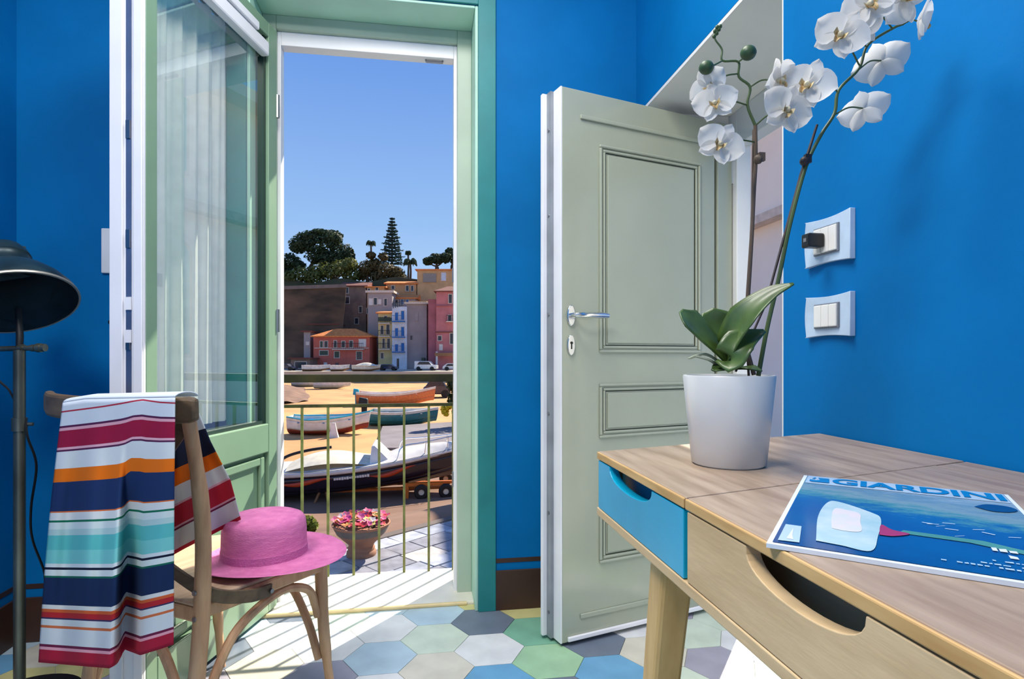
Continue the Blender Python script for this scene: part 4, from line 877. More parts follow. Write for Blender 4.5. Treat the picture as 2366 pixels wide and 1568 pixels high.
def groundpos(px, py, z=GB): p = onZ(px, py, z); p.z = groundz(p.x, p.y); return p
p = groundpos(760, 1003); Dp = p.x * sn + p.y * cs
boat('rowing_boat', 'blue and white rowing boat with red bottom on the sand', p, GYd + .05, 176 * Dp / F, 2.1, .72, [X_red, X_white, X_white, X_teal, X_teal, X_blue], bow=.45, stern=.45, sheer=.35, rocker=.12)
MB_l = thing('boat_prop', 'white timber prop in front of the rowing boat', 'prop', groundpos(771, 1012)); MB().hexa([(-.2, -.15, 0), (.2, -.15, 0), (.2, .15, 0), (-.2, .15, 0)], [(-.06, -.05, .62), (.06, -.05, .62), (.06, .05, .62), (-.06, .05, .62)]).build('block', X_white, MB_l)
p = groundpos(932, 980); Dp = p.x * sn + p.y * cs
b_, fn_ = boat('motor_dinghy', 'white dinghy with sea green hull and black outboard', p, GYd + .06, 150 * Dp / F, 2.0, .72, [X_sea, X_sea, X_white, X_white, X_cream, X_white], stern=.8, sheer=.2)
def outboard(parent, x, z, mt, s=1.0):
    m = MB().hexa([(x - .55 * s, -.16 * s, z + .15 * s), (x - .1 * s, -.16 * s, z + .15 * s), (x - .1 * s, .16 * s, z + .15 * s), (x - .55 * s, .16 * s, z + .15 * s)], [(x - .5 * s, -.12 * s, z + .62 * s), (x - .12 * s, -.13 * s, z + .55 * s), (x - .12 * s, .13 * s, z + .55 * s), (x - .5 * s, .12 * s, z + .62 * s)])
    o = m.build('outboard_motor', mt, parent, bevel=.05 * s); MB().hexa([(x - .38 * s, -.05 * s, z - .8 * s), (x - .2 * s, -.05 * s, z - .8 * s), (x - .2 * s, .05 * s, z - .8 * s), (x - .38 * s, .05 * s, z - .8 * s)], [(x - .4 * s, -.07 * s, z + .15 * s), (x - .16 * s, -.07 * s, z + .15 * s), (x - .16 * s, .07 * s, z + .15 * s), (x - .4 * s, .07 * s, z + .15 * s)]).build('motor_leg', mt, o); return o
outboard(b_, -75 * Dp / F, .75, X_black, 1.1)
p = groundpos(915, 936); Dp = p.x * sn + p.y * cs
b_, _ = boat('fishing_boat', 'long orange and white fishing boat behind the dinghy', p, GYd + .10, 172 * Dp / F, 2.2, .85, [X_or, X_or, X_white, X_white, X_cream, X_white], sheer=.5, bow=.4, rocker=.14)
outboard(b_, -80 * Dp / F, .62, X_teal, .95)
for k, (px, py, ln, rz_) in enumerate(((712, 893, 70, .15), (768, 898, 80, .12))):
    p = groundpos(px, py); Dp = p.x * sn + p.y * cs
    boat('beached_boat', ('small pale boat left of its twin near the waterline', 'pale boat beached further right near the waterline')[k], p, GYd + rz_, ln * Dp / F, 1.8, .9, [X_cream, X_white, X_white, X_wood, X_wood, X_wood], sheer=.25)
# the big dark motor boat on its trailer
p = groundpos(852, 1136); Dp = p.x * sn + p.y * cs; BLn = 480 * Dp / F
pc = groundpos(880, 1136); pc.z += .20
mbt, fnb = boat('motor_boat', 'large dark motor boat with white deck on an orange trailer', pc, GYd + .16, BLn, 1.9, .62, [X_navy, X_navy, X_navy, X_white, X_white, X_white], seats=0, stern=.86, sheer=.28, bow=.4, rocker=.08, rake=.3)
mbt.rotation_euler = (0, -math.radians(4.5), GYd + .16)
MB().grid(lambda u, v: fnb(.03 + .965 * u, 1) * 1 + Vector((0, -fnb(.03 + .965 * u, 1).y * 2 * v, .05 + .20 * math.sin(PI * v) * ss(.45, .6, u) * (1 - .6 * ss(.7, 1, u)))), 30, 10).build('deck', X_white, mbt, smooth=True)
MB().grid(lambda u, v: fnb(u, 1 - 2 * v) * Vector((1, 1.03, 1)).x if 0 else Vector((fnb(u, 1).x, -fnb(u, 1).y * 1.02, fnb(u, 1).z - .02 - .10 * v * (1 - .2 * u) + .06)), 30, 3).build('white_topside', X_white, mbt, smooth=True, thick=.03)
x_ = lambda u: fnb(u, 1).x
MB().grid(lambda u, v: (x_(.10) + (x_(.46) - x_(.10)) * u, (v * 2 - 1) * .78, fnb(.3, 1).z + .03 + .34 * math.sin(PI * min(1, .15 + .8 * u)) * (1 - (v * 2 - 1) ** 2 * .55)), 16, 10).build('canvas_cover', X_cream, mbt, smooth=True)
MB().hexa([(x_(.46), -.7, fnb(.46, 1).z), (x_(.56), -.6, fnb(.5, 1).z), (x_(.56), .6, fnb(.5, 1).z), (x_(.46), .7, fnb(.46, 1).z)], [(x_(.475), -.55, fnb(.5, 1).z + .46), (x_(.49), -.55, fnb(.5, 1).z + .46), (x_(.49), .55, fnb(.5, 1).z + .46), (x_(.475), .55, fnb(.5, 1).z + .46)]).build('windscreen', X_white, mbt, bevel=.03)
MB().tube(bez([(x_(.03), -.5, fnb(.03, 1).z + .1), (x_(.10), -.5, fnb(.1, 1).z + .38), (x_(.20), -.5, fnb(.2, 1).z + .50), (x_(.30), -.5, fnb(.2, 1).z + .52)], 6), .035, 8).build('tow_arch', X_black, mbt, smooth=True)
m = MB()
for s in (-1, 1):
    pts = [fnb(u, s) + Vector((0, -s * .06, .08 if i in (0,) else .36)) for i, u in enumerate((.58, .61, .70, .80, .88))]
    m.tube(bez(pts, 4), .016, 6)
    for u in (.70, .80, .88): a = fnb(u, s); m.tube([a + Vector((0, -s * .06, .05)), a + Vector((.06, -s * .06, .36))], .013, 6)
m.build('bow_rail', X_chrome, mbt, smooth=True)
outboard(mbt, x_(0) + .25, fnb(0, 1).z - .15, X_black, .9)
for u0, u1, d0 in ((.06, .30, .30), (.46, .66, .24)):
    def wave(u, v): a = fnb(u0 + (u1 - u0) * u, -.80 + .06 * math.sin(u * 5)); return a + Vector((0, -.020, -.055 * (v * 2 - 1) * math.sin(PI * min(.97, max(.05, u)))))
    MB().grid(wave, 14, 2).build('orange_flash', pm('orange red hull flash', (196, 70, 32)), mbt, smooth=True, thick=.02)
m = MB()
for k in range(14):
    u = .31 + .011 * k; a = fnb(u, -.82) + Vector((0, -.025, 0)); hgt = random.uniform(.02, .035); m.box(a.x, a.x + .05, a.y - .004, a.y + .004, a.z - hgt, a.z + hgt)
m.build('hull_lettering', X_white, mbt)
trl = thing('boat_trailer', 'orange boat trailer with black wheels under the dark boat', 'trailer', (pc.x, pc.y, pc.z - .20), GYd + .16)
kx = lambda px: (px - 880) * Dp / F
MB().box(kx(690), kx(1060), -.35, -.25, .13, .20).box(kx(690), kx(1060), .25, .35, .13, .20).box(kx(932), kx(945), -.7, .7, .12, .20).build('chassis', X_orange, trl, bevel=.01)
MB().box(kx(934), kx(944), -.75, -.65, .0, .36).box(kx(934), kx(1020), -.74, -.66, .30, .38).build('winch_post', X_orange, trl)
for x, y in ((972, -.8), (978, .7), (1026, -.8), (1032, .7)):
    wq = MB().lathe([(.07, -.07), (.15, -.07), (.175, -.045), (.175, .045), (.15, .07), (.07, .07)], 24, Matrix.Translation((kx(x), y, .175)) @ Matrix.Rotation(PI / 2, 4, 'X'), close=True).build('wheel', X_black, trl, smooth=True)
    MB().lathe([(.0001, -.05), (.08, -.05), (.08, .05), (.0001, .05)], 16, Matrix.Translation((kx(x), y, .175)) @ Matrix.Rotation(PI / 2, 4, 'X')).build('hub', X_cream, wq, smooth=True)
MB().tube([(kx(758), -.5, .36), (kx(745), -.8, .0)], .03, 6).tube([(kx(762), -.5, .36), (kx(774), -.8, 0)], .03, 6).build('stand_legs', X_wood, trl)

# ================================================================ TREES AND SHRUBS
def leafcloud(m, c, r, n, s, sc=(1, 1, 1), shell=.55):
    for _ in range(n):
        d = Vector((random.gauss(0, 1), random.gauss(0, 1), random.gauss(0, 1))).normalized(); q = d * (r * (shell + (1 - shell) * random.random())); q = Vector((q.x * sc[0], q.y * sc[1], q.z * sc[2])) + Vector(c)
        nn = (d + Vector((random.uniform(-.7, .7), random.uniform(-.7, .7), random.uniform(-.4, .9)))).normalized(); e_ = nn.orthogonal().normalized(); f_ = nn.cross(e_); a = s * random.uniform(.6, 1.3)
        m.add([q - e_ * a, q - f_ * a * .7, q + e_ * a, q + f_ * a * .7], [(0, 1, 2, 3)])
def leafmat(n_, c_): return thin_mat(n_, c_, .3, .7)
G_pine = leafmat('dark pine foliage', (50, 66, 34)); G_oak = leafmat('olive foliage', (98, 104, 44)); G_brn = leafmat('brownish foliage', (96, 84, 46)); G_nor = leafmat('blue green foliage', (62, 84, 78)); G_palm = leafmat('palm foliage', (84, 96, 60)); M_bark = mat('tree bark', (92, 74, 58), .9, bump=.5, bscale=3)
def tree(name, lab, px, base_py, D_, blobs, mt, leaf, trunk=.5, n=420, group=None, cat='tree'):
    b = at(px, base_py, D_); t = thing(name, lab, cat, b, 0, group); k = D_ / F; m = MB()
    for bx, by, br, sx, sz in blobs:
        c = at(bx, by, D_) - b; c.y += random.uniform(-.6, .6); leafcloud(m, c, br * k, n, leaf, (sx, sx, sz))
    m.build('crown', mt, t)
    if trunk:
        c = at(blobs[0][0], blobs[0][1] + 8, D_) - b; m = MB().tube(bez([(0, 0, -1.0), (c.x * .2, c.y * .3, c.z * .5), c], 5), [trunk] * 6 + [trunk * .6] * 5, 8)
        for bx, by, br, sx, sz in blobs[1:4]: q = at(bx, by, D_) - b; m.tube([c * .6, (c * .6 + q) / 2 - Vector((0, 0, .3)), q], [trunk * .45, trunk * .35, trunk * .15], 6)
        m.build('trunk', M_bark, t, smooth=True)
    return t
random.seed(21); DT = 118
tree('umbrella_pine', 'large dark umbrella pine with a broad domed crown on the hilltop', 712, 662, DT, [(742, 566, 34, 1.3, .8), (700, 562, 24, 1.3, .8), (790, 585, 28, 1.0, .9), (720, 548, 24, 1.4, .6), (765, 552, 22, 1.3, .7), (806, 590, 16, 1, 1.1), (760, 600, 26, 1.2, .8), (690, 572, 18, 1.1, .8), (735, 590, 26, 1.2, .8), (782, 604, 26, 1.1, .9), (806, 606, 18, 1.0, 1.0), (742, 540, 16, 1.6, .6)], G_pine, .30, .5, 700)
tree('umbrella_pine', 'smaller pine top showing behind the large umbrella pine', 770, 640, DT + 14, [(768, 540, 16, 1.3, .6), (782, 545, 10, 1.2, .7), (752, 545, 9, 1.1, .7)], G_pine, .30, .4, 400)
tree('hill_tree', 'dark rounded tree at the left end of the hilltop', 660, 668, DT - 2, [(668, 605, 22, 1.2, 1.0), (655, 630, 24, 1, 1.1), (690, 612, 14, 1.1, .9), (640, 610, 24, 1, 1), (620, 620, 26, 1, 1)], G_pine, .32, .4, 520)
tree('hill_tree', 'sunlit olive tree below the umbrella pine', 770, 664, DT - 6, [(788, 620, 24, 1.1, .9), (760, 626, 26, 1.2, .9), (808, 612, 18, 1.1, 1.0), (735, 628, 24, 1.2, .9), (812, 636, 18, 1.1, 1)], G_oak, .30, .3, 420)
tree('hill_tree', 'low olive tree on the terrace left of the pine trunk', 690, 666, DT - 7, [(700, 632, 22, 1.2, .9), (670, 642, 20, 1.1, .9), (722, 638, 22, 1.2, .9)], G_oak, .30, .3, 360)
tree('hill_tree', 'brownish tree between the pines and the spire tree', 850, 664, DT - 4, [(848, 618, 22, 1.1, .9), (835, 634, 16, 1.1, .9), (868, 612, 16, 1, 1), (858, 590, 10, 1.1, .8), (870, 640, 18, 1, .9)], G_brn, .32, .4, 420)
tree('hill_tree', 'brown green tree in front of the spire tree', 905, 662, DT - 5, [(895, 625, 20, 1.2, .9), (915, 630, 18, 1.2, .9), (925, 640, 14, 1.1, .9), (880, 640, 18, 1.1, .8), (885, 592, 10, 1.1, .9)], G_brn, .32, .4, 400)
tree('hill_tree', 'dark round tree above the beige house', 1010, 630, DT, [(1008, 598, 15, 1.4, .8), (990, 602, 12, 1.1, .8), (1028, 596, 14, 1.2, .9)], G_pine, .30, .4, 420)
tree('hill_tree', 'dark tree at the far right above the rooftops', 1045, 630, DT + 3, [(1046, 590, 17, 1.2, .9), (1062, 596, 20, 1.2, 1), (1040, 580, 10, 1.1, .9)], G_pine, .30, .4, 420)
# spire tree: whorls of drooping branches
b = at(906, 640, DT); sp_ = thing('norfolk_pine', 'tall spire-shaped norfolk pine on the skyline', 'tree', b); k = DT / F; m = MB(); hgt = (640 - 506) * k
for i in range(15):
    z = hgt * (.22 + .78 * i / 14); rr = (30 * k) * (1 - .88 * (i / 14) ** 1.2) * (.8 if i % 2 else 1.0) * (1 if i < 12 else 1.15)
    for q in range(8):
        a = 2 * PI * q / 8 + i * .4
        for s in range(9): r = rr * (s + 1) / 9; c = Vector((r * math.cos(a), r * math.sin(a), z + .25 * r - .06 * r * r)); leafcloud(m, c, .26, 7, .18, (1, 1, .5), .2)
m.build('crown', G_nor, sp_); MB().tube([(0, 0, -1), (0, 0, hgt * .98)], [.3, .06], 8).build('trunk', M_bark, sp_, smooth=True)
def palm(px, py_top, py_base, D_, rr, lab):
    b = at(px, py_base, D_); t = thing('palm_tree', lab, 'tree', b); k = D_ / F; h = (py_base - py_top) * k; m = MB(); r0 = rr * k
    for q in range(16):
        a = 2 * PI * q / 16 + random.uniform(-.15, .15); el = random.uniform(.0, 1.0)
        cv = bez([(0, 0, h), (r0 * .45 * math.cos(a), r0 * .45 * math.sin(a), h + r0 * .5 * el), (r0 * .85 * math.cos(a), r0 * .85 * math.sin(a), h + r0 * (.5 * el - .15)), (r0 * 1.05 * math.cos(a), r0 * 1.05 * math.sin(a), h + r0 * (.3 * el - .5))], 3)
        m.bar(cv, [.10, .5, .7, .8, .8, .7, .5, .3, .2, .1][:len(cv)], .05, up=(0.1, 0, 1))
    m.build('fronds', G_palm, t); MB().tube([(0, 0, -1), (.1, 0, h * .5), (0, 0, h)], [.25, .2, .18], 8).build('trunk', M_bark, t, smooth=True)
palm(857, 564, 620, DT + 4, 10, 'slender palm tree standing left of the spire tree'); palm(948, 608, 645, DT - 1, 15, 'bushy palm tree right of the spire tree'); palm(943, 586, 640, DT + 6, 6, 'thin distant palm tree behind the bushy palm')
# foliage by the beach on the right, with yellow blossom
sb = groundpos(1075, 990); shb = thing('flowering_shrub', 'dark green shrub with yellow blossom at the right of the beach', 'shrub', sb); m = MB(); Dk = sb.x * sn + sb.y * cs; k = Dk / F
for bx, by, br in ((1050, 885, 20), (1056, 920, 24), (1080, 960, 32), (1062, 950, 18), (1090, 900, 34)): leafcloud(m, at(bx, by, Dk) - sb, br * k, 420, .09)
m.build('foliage', leafmat('shrub foliage', (58, 66, 22)), shb); m = MB()
for bx, by in ((1026, 950), (1033, 942), (1031, 955), (1040, 938), (1024, 943)): leafcloud(m, at(bx, by, Dk - .6) - sb, 7 * k, 60, .07)
m.build('yellow_blossom', leafmat('yellow blossom', (232, 204, 40)), shb); MB().tube([(0, 0, -.2), (0, 0, 1.6)], [.08, .05], 6).tube([(0, 0, .6), (-.7, 0, 1.3)], [.05, .02], 6).build('stem', M_bark, shb)
# low plant at the left end of the balcony
sb = groundpos(716, 1215, GP); sh2 = thing('potted_shrub', 'small yellow green shrub beside the flower urn', 'shrub', sb); m = MB(); Dk = sb.x * sn + sb.y * cs; k = Dk / F
for bx, by, br in ((712, 1205, 14), (722, 1215, 12), (705, 1218, 12)): leafcloud(m, at(bx, by, Dk) - sb, br * k, 120, .04)
m.build('foliage', leafmat('lime foliage', (120, 130, 40)), sh2); MB().tube([(0, 0, -.1), (0, 0, .12)], .02, 6).build('stem', M_bark, sh2)

# ================================================================ THE TOWN ACROSS THE BAY
DF = 92.0; QZ = at(850, 853, DF).z
M_quay = mat('pale quay stone', (196, 184, 164), .8, scale=.4); M_cliff = mat('brown cliff masonry', (116, 90, 70), .95, scale=.16, col2=(58, 50, 40), bump=.8, bscale=1.2, stretch=(1, 1, 2.5), detail=10)
pq = at(850, 853, DF - 9); qd = Vector((cs, -sn, 0)); qn = Vector((sn, cs, 0))
def wp(px, D_, z): p = at(px, 800, D_); return Vector((p.x, p.y, z))
def slab(pxa, pxb, Da, Db, z0, z1): return MB().hexa([wp(pxa, Da, z0), wp(pxb, Da, z0), wp(pxb, Db, z0), wp(pxa, Db, z0)], [wp(pxa, Da, z1), wp(pxb, Da, z1), wp(pxb, Db, z1), wp(pxa, Db, z1)])
struct(slab(300, 1500, 78, 140, -4, QZ).build('ground_quay', M_quay), 'pale stone quay in front of the houses')
# hillside behind the town
def hill(u, v):
    px = 250 + u * 1300; D_ = 100 + v * 60; top = lerp_list([(250, 650), (640, 664), (790, 660), (900, 658), (1000, 652), (1150, 650), (1300, 645), (1550, 640)], px)
    zt = at(px, top, DT).z; p = at(px, 800, D_); return Vector((p.x, p.y, QZ - 1 + (zt - QZ + 1) * ss(0, .18, v) + .4 * math.sin(px * .05) + 2 * v))
struct(MB().grid(hill, 60, 24).build('ground_hillside', mat('scrubby hillside', (84, 76, 48), .95, scale=.3, col2=(60, 60, 34), bump=.8, bscale=1), smooth=True), 'dark scrubby hillside behind the houses')
cl = MB().hexa([wp(540, 97, -3), wp(783, 97, -3), wp(783, 101, -3), wp(540, 101, -3)], [Vector((*wp(540, 98.2, 0).xy, at(560, 672, 98).z)), Vector((*wp(800, 98.2, 0).xy, at(790, 664, 98).z)), Vector((*wp(800, 101, 0).xy, at(790, 664, 98).z)), Vector((*wp(540, 101, 0).xy, at(560, 672, 98).z))]).build('retaining_wall', M_cliff)
tag(cl, 'high dark brown retaining wall below the pines', 'wall')
MB().hexa([Vector((*wp(540, 98.0, 0).xy, at(560, 672, 98).z)), Vector((*wp(800, 98.0, 0).xy, at(790, 664, 98).z)), Vector((*wp(800, 98.8, 0).xy, at(790, 664, 98).z)), Vector((*wp(540, 98.8, 0).xy, at(560, 672, 98).z))], [Vector((*wp(540, 98.0, 0).xy, at(560, 664, 98).z)), Vector((*wp(800, 98.0, 0).xy, at(790, 656, 98).z)), Vector((*wp(800, 98.8, 0).xy, at(790, 656, 98).z)), Vector((*wp(540, 98.8, 0).xy, at(560, 664, 98).z))]).build('parapet', mat('grey parapet stone', (120, 108, 100), .9, scale=1), cl)
M_win = mat('dark window glass', (44, 48, 58), .25, var=.2); M_roof = mat('terracotta roof tiles', (240, 150, 76), .85, scale=3, col2=(214, 116, 58), bump=.4, bscale=12); M_roofd = mat('dark red roof tiles', (120, 66, 54), .85, scale=3, bump=.4, bscale=12)
M_frame = mat('pale window surround', (214, 200, 186), .7)
def building(name, lab, x0, x1, ytop, ybase, D_, deep, wall, wins, roof=None, over=.35, yaw=0.0, extra=None, win_frame=True, shut=None):
    """x0..ybase: the facade in photo pixels at distance D_; deep: metres from front to back; wins: pixel boxes"""
    k = D_ / F; xc = (x0 + x1) / 2; b = at(xc, ybase, D_); t = thing(name, lab, 'building', b, -YAW + yaw); hw = (x1 - x0) / 2 * k; h = (ybase - ytop) * k
    MB().box(-hw, hw, 0, deep, -1.5 if ybase > 840 else -6, h).build('wall', wall, t)
    for wdw in wins:
        a0, b0, a1, b1 = wdw[:4]; wx0, wx1, wz0, wz1 = (a0 - xc) * k, (a1 - xc) * k, (ybase - b1) * k, (ybase - b0) * k
        mt = wdw[4] if len(wdw) > 4 else M_win; f = .09
        o = MB().box(wx0 - f, wx1 + f, -.06, .02, wz1, wz1 + f).box(wx0 - f, wx1 + f, -.10, .02, wz0 - f, wz0).box(wx0 - f, wx0, -.06, .02, wz0, wz1).box(wx1, wx1 + f, -.06, .02, wz0, wz1).build('window', M_frame if win_frame else wall, t)
        MB().box(wx0, wx1, -.03, .02, wz0, wz1).build('pane' if mt is M_win else 'shutter', mt, o)
    if roof:
        ry, rmat, rk = roof; rh = (ytop - ry) * k
        if rk == 'hip':
            m = MB().add([(-hw - over, -over, h), (hw + over, -over, h), (hw + over, deep + over, h), (-hw - over, deep + over, h), (-hw * .35, deep * .5, h + rh), (hw * .35, deep * .5, h + rh), (-hw - over, -over, h - .15), (hw + over, -over, h - .15), (hw + over, deep + over, h - .15), (-hw - over, deep + over, h - .15)],
                         [(0, 1, 5, 4), (1, 2, 5), (2, 3, 4, 5), (3, 0, 4), (6, 7, 1, 0), (7, 8, 2, 1), (8, 9, 3, 2), (9, 6, 0, 3), (9, 8, 7, 6)])
        elif rk == 'mono': m = MB().hexa([(-hw - over, -over, h), (hw + over, -over, h), (hw + over, deep, h), (-hw - over, deep, h)], [(-hw - over, -over, h + .18), (hw + over, -over, h + .18), (hw + over, deep, h + rh), (-hw - over, deep, h + rh)])
        else: m = MB().box(-hw - over, hw + over, -over, deep, h, h + max(.2, rh))
        m.build('roof', rmat, t)
    def L(px, py, y=0.0): return Vector(((px - xc) * k, y, (ybase - py) * k))
    if extra: extra(t, L, k)
    return t
def balcony(t, L, a, b, py, deep=.7, mt=None, rail=None):
    p0, p1 = L(a, py), L(b, py); o = MB().box(p0.x, p1.x, -deep, 0, p0.z - .14, p0.z).build('balcony', mt or M_frame, t)
    m = MB(); n_ = max(4, int((p1.x - p0.x) / .3))
    m.box(p0.x, p1.x, -deep, -deep + .05, p0.z + .85, p0.z + .92)
    for i in range(n_ + 1): x = p0.x + (p1.x - p0.x - .05) * i / n_; m.box(x, x + .04, -deep, -deep + .04, p0.z, p0.z + .85)
    m.build('balcony_rail', rail or X_black, o)
W_red = mat('salmon red render', (200, 104, 86), .85, scale=.8, col2=(180, 92, 78)); W_pink = mat('dusty pink render', (168, 98, 106), .85, scale=.8); W_stone = mat('grey brown stone', (150, 122, 104), .95, scale=.7, col2=(120, 98, 86), bump=.6, bscale=3); W_yel = mat('pale yellow render', (206, 186, 130), .85, scale=.8); W_wht = mat('white render', (206, 214, 226), .85, scale=.8); W_gry = mat('grey lilac render', (164, 152, 152), .9, scale=.6, col2=(146, 136, 136)); W_pnk2 = mat('rose render', (192, 118, 120), .85, scale=.8); W_bei = mat('beige render', (206, 164, 116), .85, scale=.7); W_tan = mat('tan render', (200, 150, 104), .85, scale=.7); W_lil = mat('pale lilac render', (164, 154, 154), .9)
S_blue = mat('blue shutters', (22, 104, 176), .6); S_grn = mat('green shutters', (60, 76, 60), .6); S_wht = mat('white panels', (220, 214, 210), .6)
def ex(t, L, k):
    balcony(t, L, 770, 842, 806); MB().box(L(726, 803).x, L(852, 803).x, -.08, .02, L(0, 804.5).z, L(0, 803).z).build('string_course', M_frame, t)
    MB().box(L(748, 0).x, L(756, 0).x, -.05, .02, 0, L(0, 837).z).build('doorway', S_wht, t); MB().box(L(775, 0).x, L(783, 0).x, -.05, .02, 0, L(0, 838).z).build('doorway', M_win, t)
building('red_house', 'salmon red two-storey house with orange tiled roof', 724, 854, 776, 851, DF, 5, W_red, [(740, 788, 746, 802, S_grn), (750, 788, 757, 802), (772, 787, 778, 802), (790, 788, 797, 802), (808, 787, 815, 802), (830, 784, 845, 800, S_wht), (739, 810, 758, 820, S_grn), (773, 812, 784, 826, S_grn), (824, 812, 836, 830)], (757, M_roof, 'hip'), extra=ex)
building('pink_house', 'dusty pink house behind the red house', 716, 780, 748, 800, DF + 6, 3, W_pink, [(725, 754, 731, 764), (740, 754, 745, 764), (756, 756, 762, 764)], (737, M_roofd, 'hip'))
building('shed', 'low lilac shed at the foot of the retaining wall', 702, 717, 767, 845, DF + 1, 3.5, W_lil, [(708, 790, 714, 796, S_wht)], (765, M_roofd, 'flat'))
building('garage', 'low stone garage with dark opening at the left', 672, 716, 829, 852, DF - 3.5, 3.4, W_stone, [(682, 836, 708, 850)], (827, M_roofd, 'flat'))
building('stone_house', 'tall grey brown stone house below the trees', 786, 846, 662, 850, DF + 12, 3.5, W_stone, [(798, 664, 805, 677), (797, 686, 807, 701), (830, 708, 836, 722), (848, 712, 853, 724), (820, 735, 828, 748)], (646, M_roofd, 'mono'))
building('lilac_house', 'pale lilac house with tall dark windows', 850, 906, 676, 850, DF + 6, 4, W_lil, [(853, 690, 861, 704, S_wht), (864, 688, 871, 704), (888, 690, 894, 706), (874, 692, 880, 702, S_wht)], (671, M_frame, 'flat'))
def ex(t, L, k):
    for py in (746, 776, 806): balcony(t, L, 876, 903, py)
    MB().box(L(874, 0).x, L(906, 0).x, -.2, .02, L(0, 742).z, L(0, 734).z).build('dark_awning', S_grn, t)
building('yellow_house', 'narrow pale yellow house with balconies beside the white house', 874, 906, 724, 850, DF + 1, 4, W_yel, [(888, 730, 894, 740), (880, 752, 886, 772), (893, 750, 900, 772), (884, 782, 889, 804), (895, 782, 901, 804), (880, 815, 886, 828)], (714, M_roof, 'mono'), extra=ex)
def ex(t, L, k):
    for py in (742, 778, 812): balcony(t, L, 907, 936, py, mt=S_blue, rail=S_blue)
    MB().box(L(917, 0).x, L(922, 0).x, -.05, .02, 0, L(0, 828).z).build('doorway', M_win, t)
    m = MB()
    for i in range(5): a = L(908 + 5 * i, 712 - 1.2 * i); m.box(a.x, a.x + .1, -.1, .0, a.z, a.z + 1.1)
    a, b = L(906, 702), L(940, 694); m.bar([a, b], .12, .1); m.build('roof_terrace_rail', M_win, t)
building('white_house', 'narrow white house with three floors of blue shutters', 906, 940, 708, 851, DF, 4, W_wht, [(913, 722, 920, 740, S_blue), (927, 718, 934, 738, S_blue), (913, 758, 920, 776, S_blue), (927, 755, 934, 776, S_blue), (913, 795, 920, 811, S_blue), (927, 792, 934, 811, S_blue)], None, extra=ex)
def ex(t, L, k):
    MB().box(L(975, 0).x, L(982, 0).x, -.6, 0, L(0, 836).z, L(0, 826).z).build('awning', S_grn, t); MB().box(L(941, 0).x, L(984, 0).x, 1.0, 3.5, L(0, 702).z, L(0, 694).z).build('roof_room', W_bei, t)
building('grey_house', 'plain grey lilac house wall right of the white house', 940, 986, 702, 851, DF + .6, 4, W_gry, [(959, 722, 965, 740, W_lil), (948, 775, 953, 785)], (698, M_frame, 'flat'), extra=ex, win_frame=False)
building('roof_house', 'orange-roofed house showing above the white house', 907, 960, 690, 760, DF + 9, 3.5, W_lil, [(914, 693, 920, 702), (926, 692, 932, 702, S_blue), (938, 692, 944, 700, S_blue)], (676, M_roof, 'mono'))
def ex(t, L, k):
    for py in (705, 766): MB().box(L(1008, 0).x - .1, L(1064, 0).x, -.2, .05, L(0, py + 2).z, L(0, py).z).build('cornice', M_roofd if py > 750 else W_pink, t)
    balcony(t, L, 1032, 1060, 722 + 20); MB().box(L(1010, 0).x, L(1014, 0).x, -1.6, -1.3, 0, L(0, 812).z).build('porch_post', S_wht, t); MB().box(L(1008, 0).x, L(1066, 0).x, -1.8, 0, L(0, 822).z, L(0, 815).z).build('porch_roof', X_wood, t)
    MB().box(L(988, 0).x, L(1008, 0).x, .6, 6, -1, L(0, 690).z).build('side_wing', W_pink, t)
building('rose_house', 'tall rose pink house with dark red roof at the right', 1008, 1068, 672, 851, DF - 2, 8, W_pnk2, [(1037, 680, 1044, 700), (1036, 728, 1043, 742), (1012, 776, 1020, 786), (1040, 770, 1053, 794), (1016, 796, 1022, 808, S_wht), (1050, 682, 1056, 698)], (654, M_roofd, 'hip'), extra=ex)
def ex(t, L, k): MB().box(L(978, 0).x, L(1008, 0).x, -.2, .02, L(0, 652).z, L(0, 632).z).build('shaded_loggia', mat('grey loggia', (150, 140, 130), .8), t)
building('beige_house', 'long beige house with flat orange eaves on the hillside', 964, 1070, 624, 720, DF + 14, 3.5, W_bei, [(980, 634, 988, 642), (996, 634, 1004, 642), (1020, 630, 1030, 648, W_wht), (1046, 630, 1050, 644)], (617, M_roof, 'mono'), extra=ex)
building('tan_house', 'tan house with terrace wall above the lilac house', 892, 962, 656, 720, DF + 14, 3, W_tan, [(905, 660, 911, 668), (938, 660, 944, 672), (950, 660, 955, 672)], (645, M_roof, 'mono'))
building('sunlit_house', 'small sunlit orange house top beside the stone house', 848, 888, 664, 740, DF + 12, 4, W_tan, [(868, 664, 874, 670), (850, 667, 855, 673)], (656, M_roof, 'mono'))

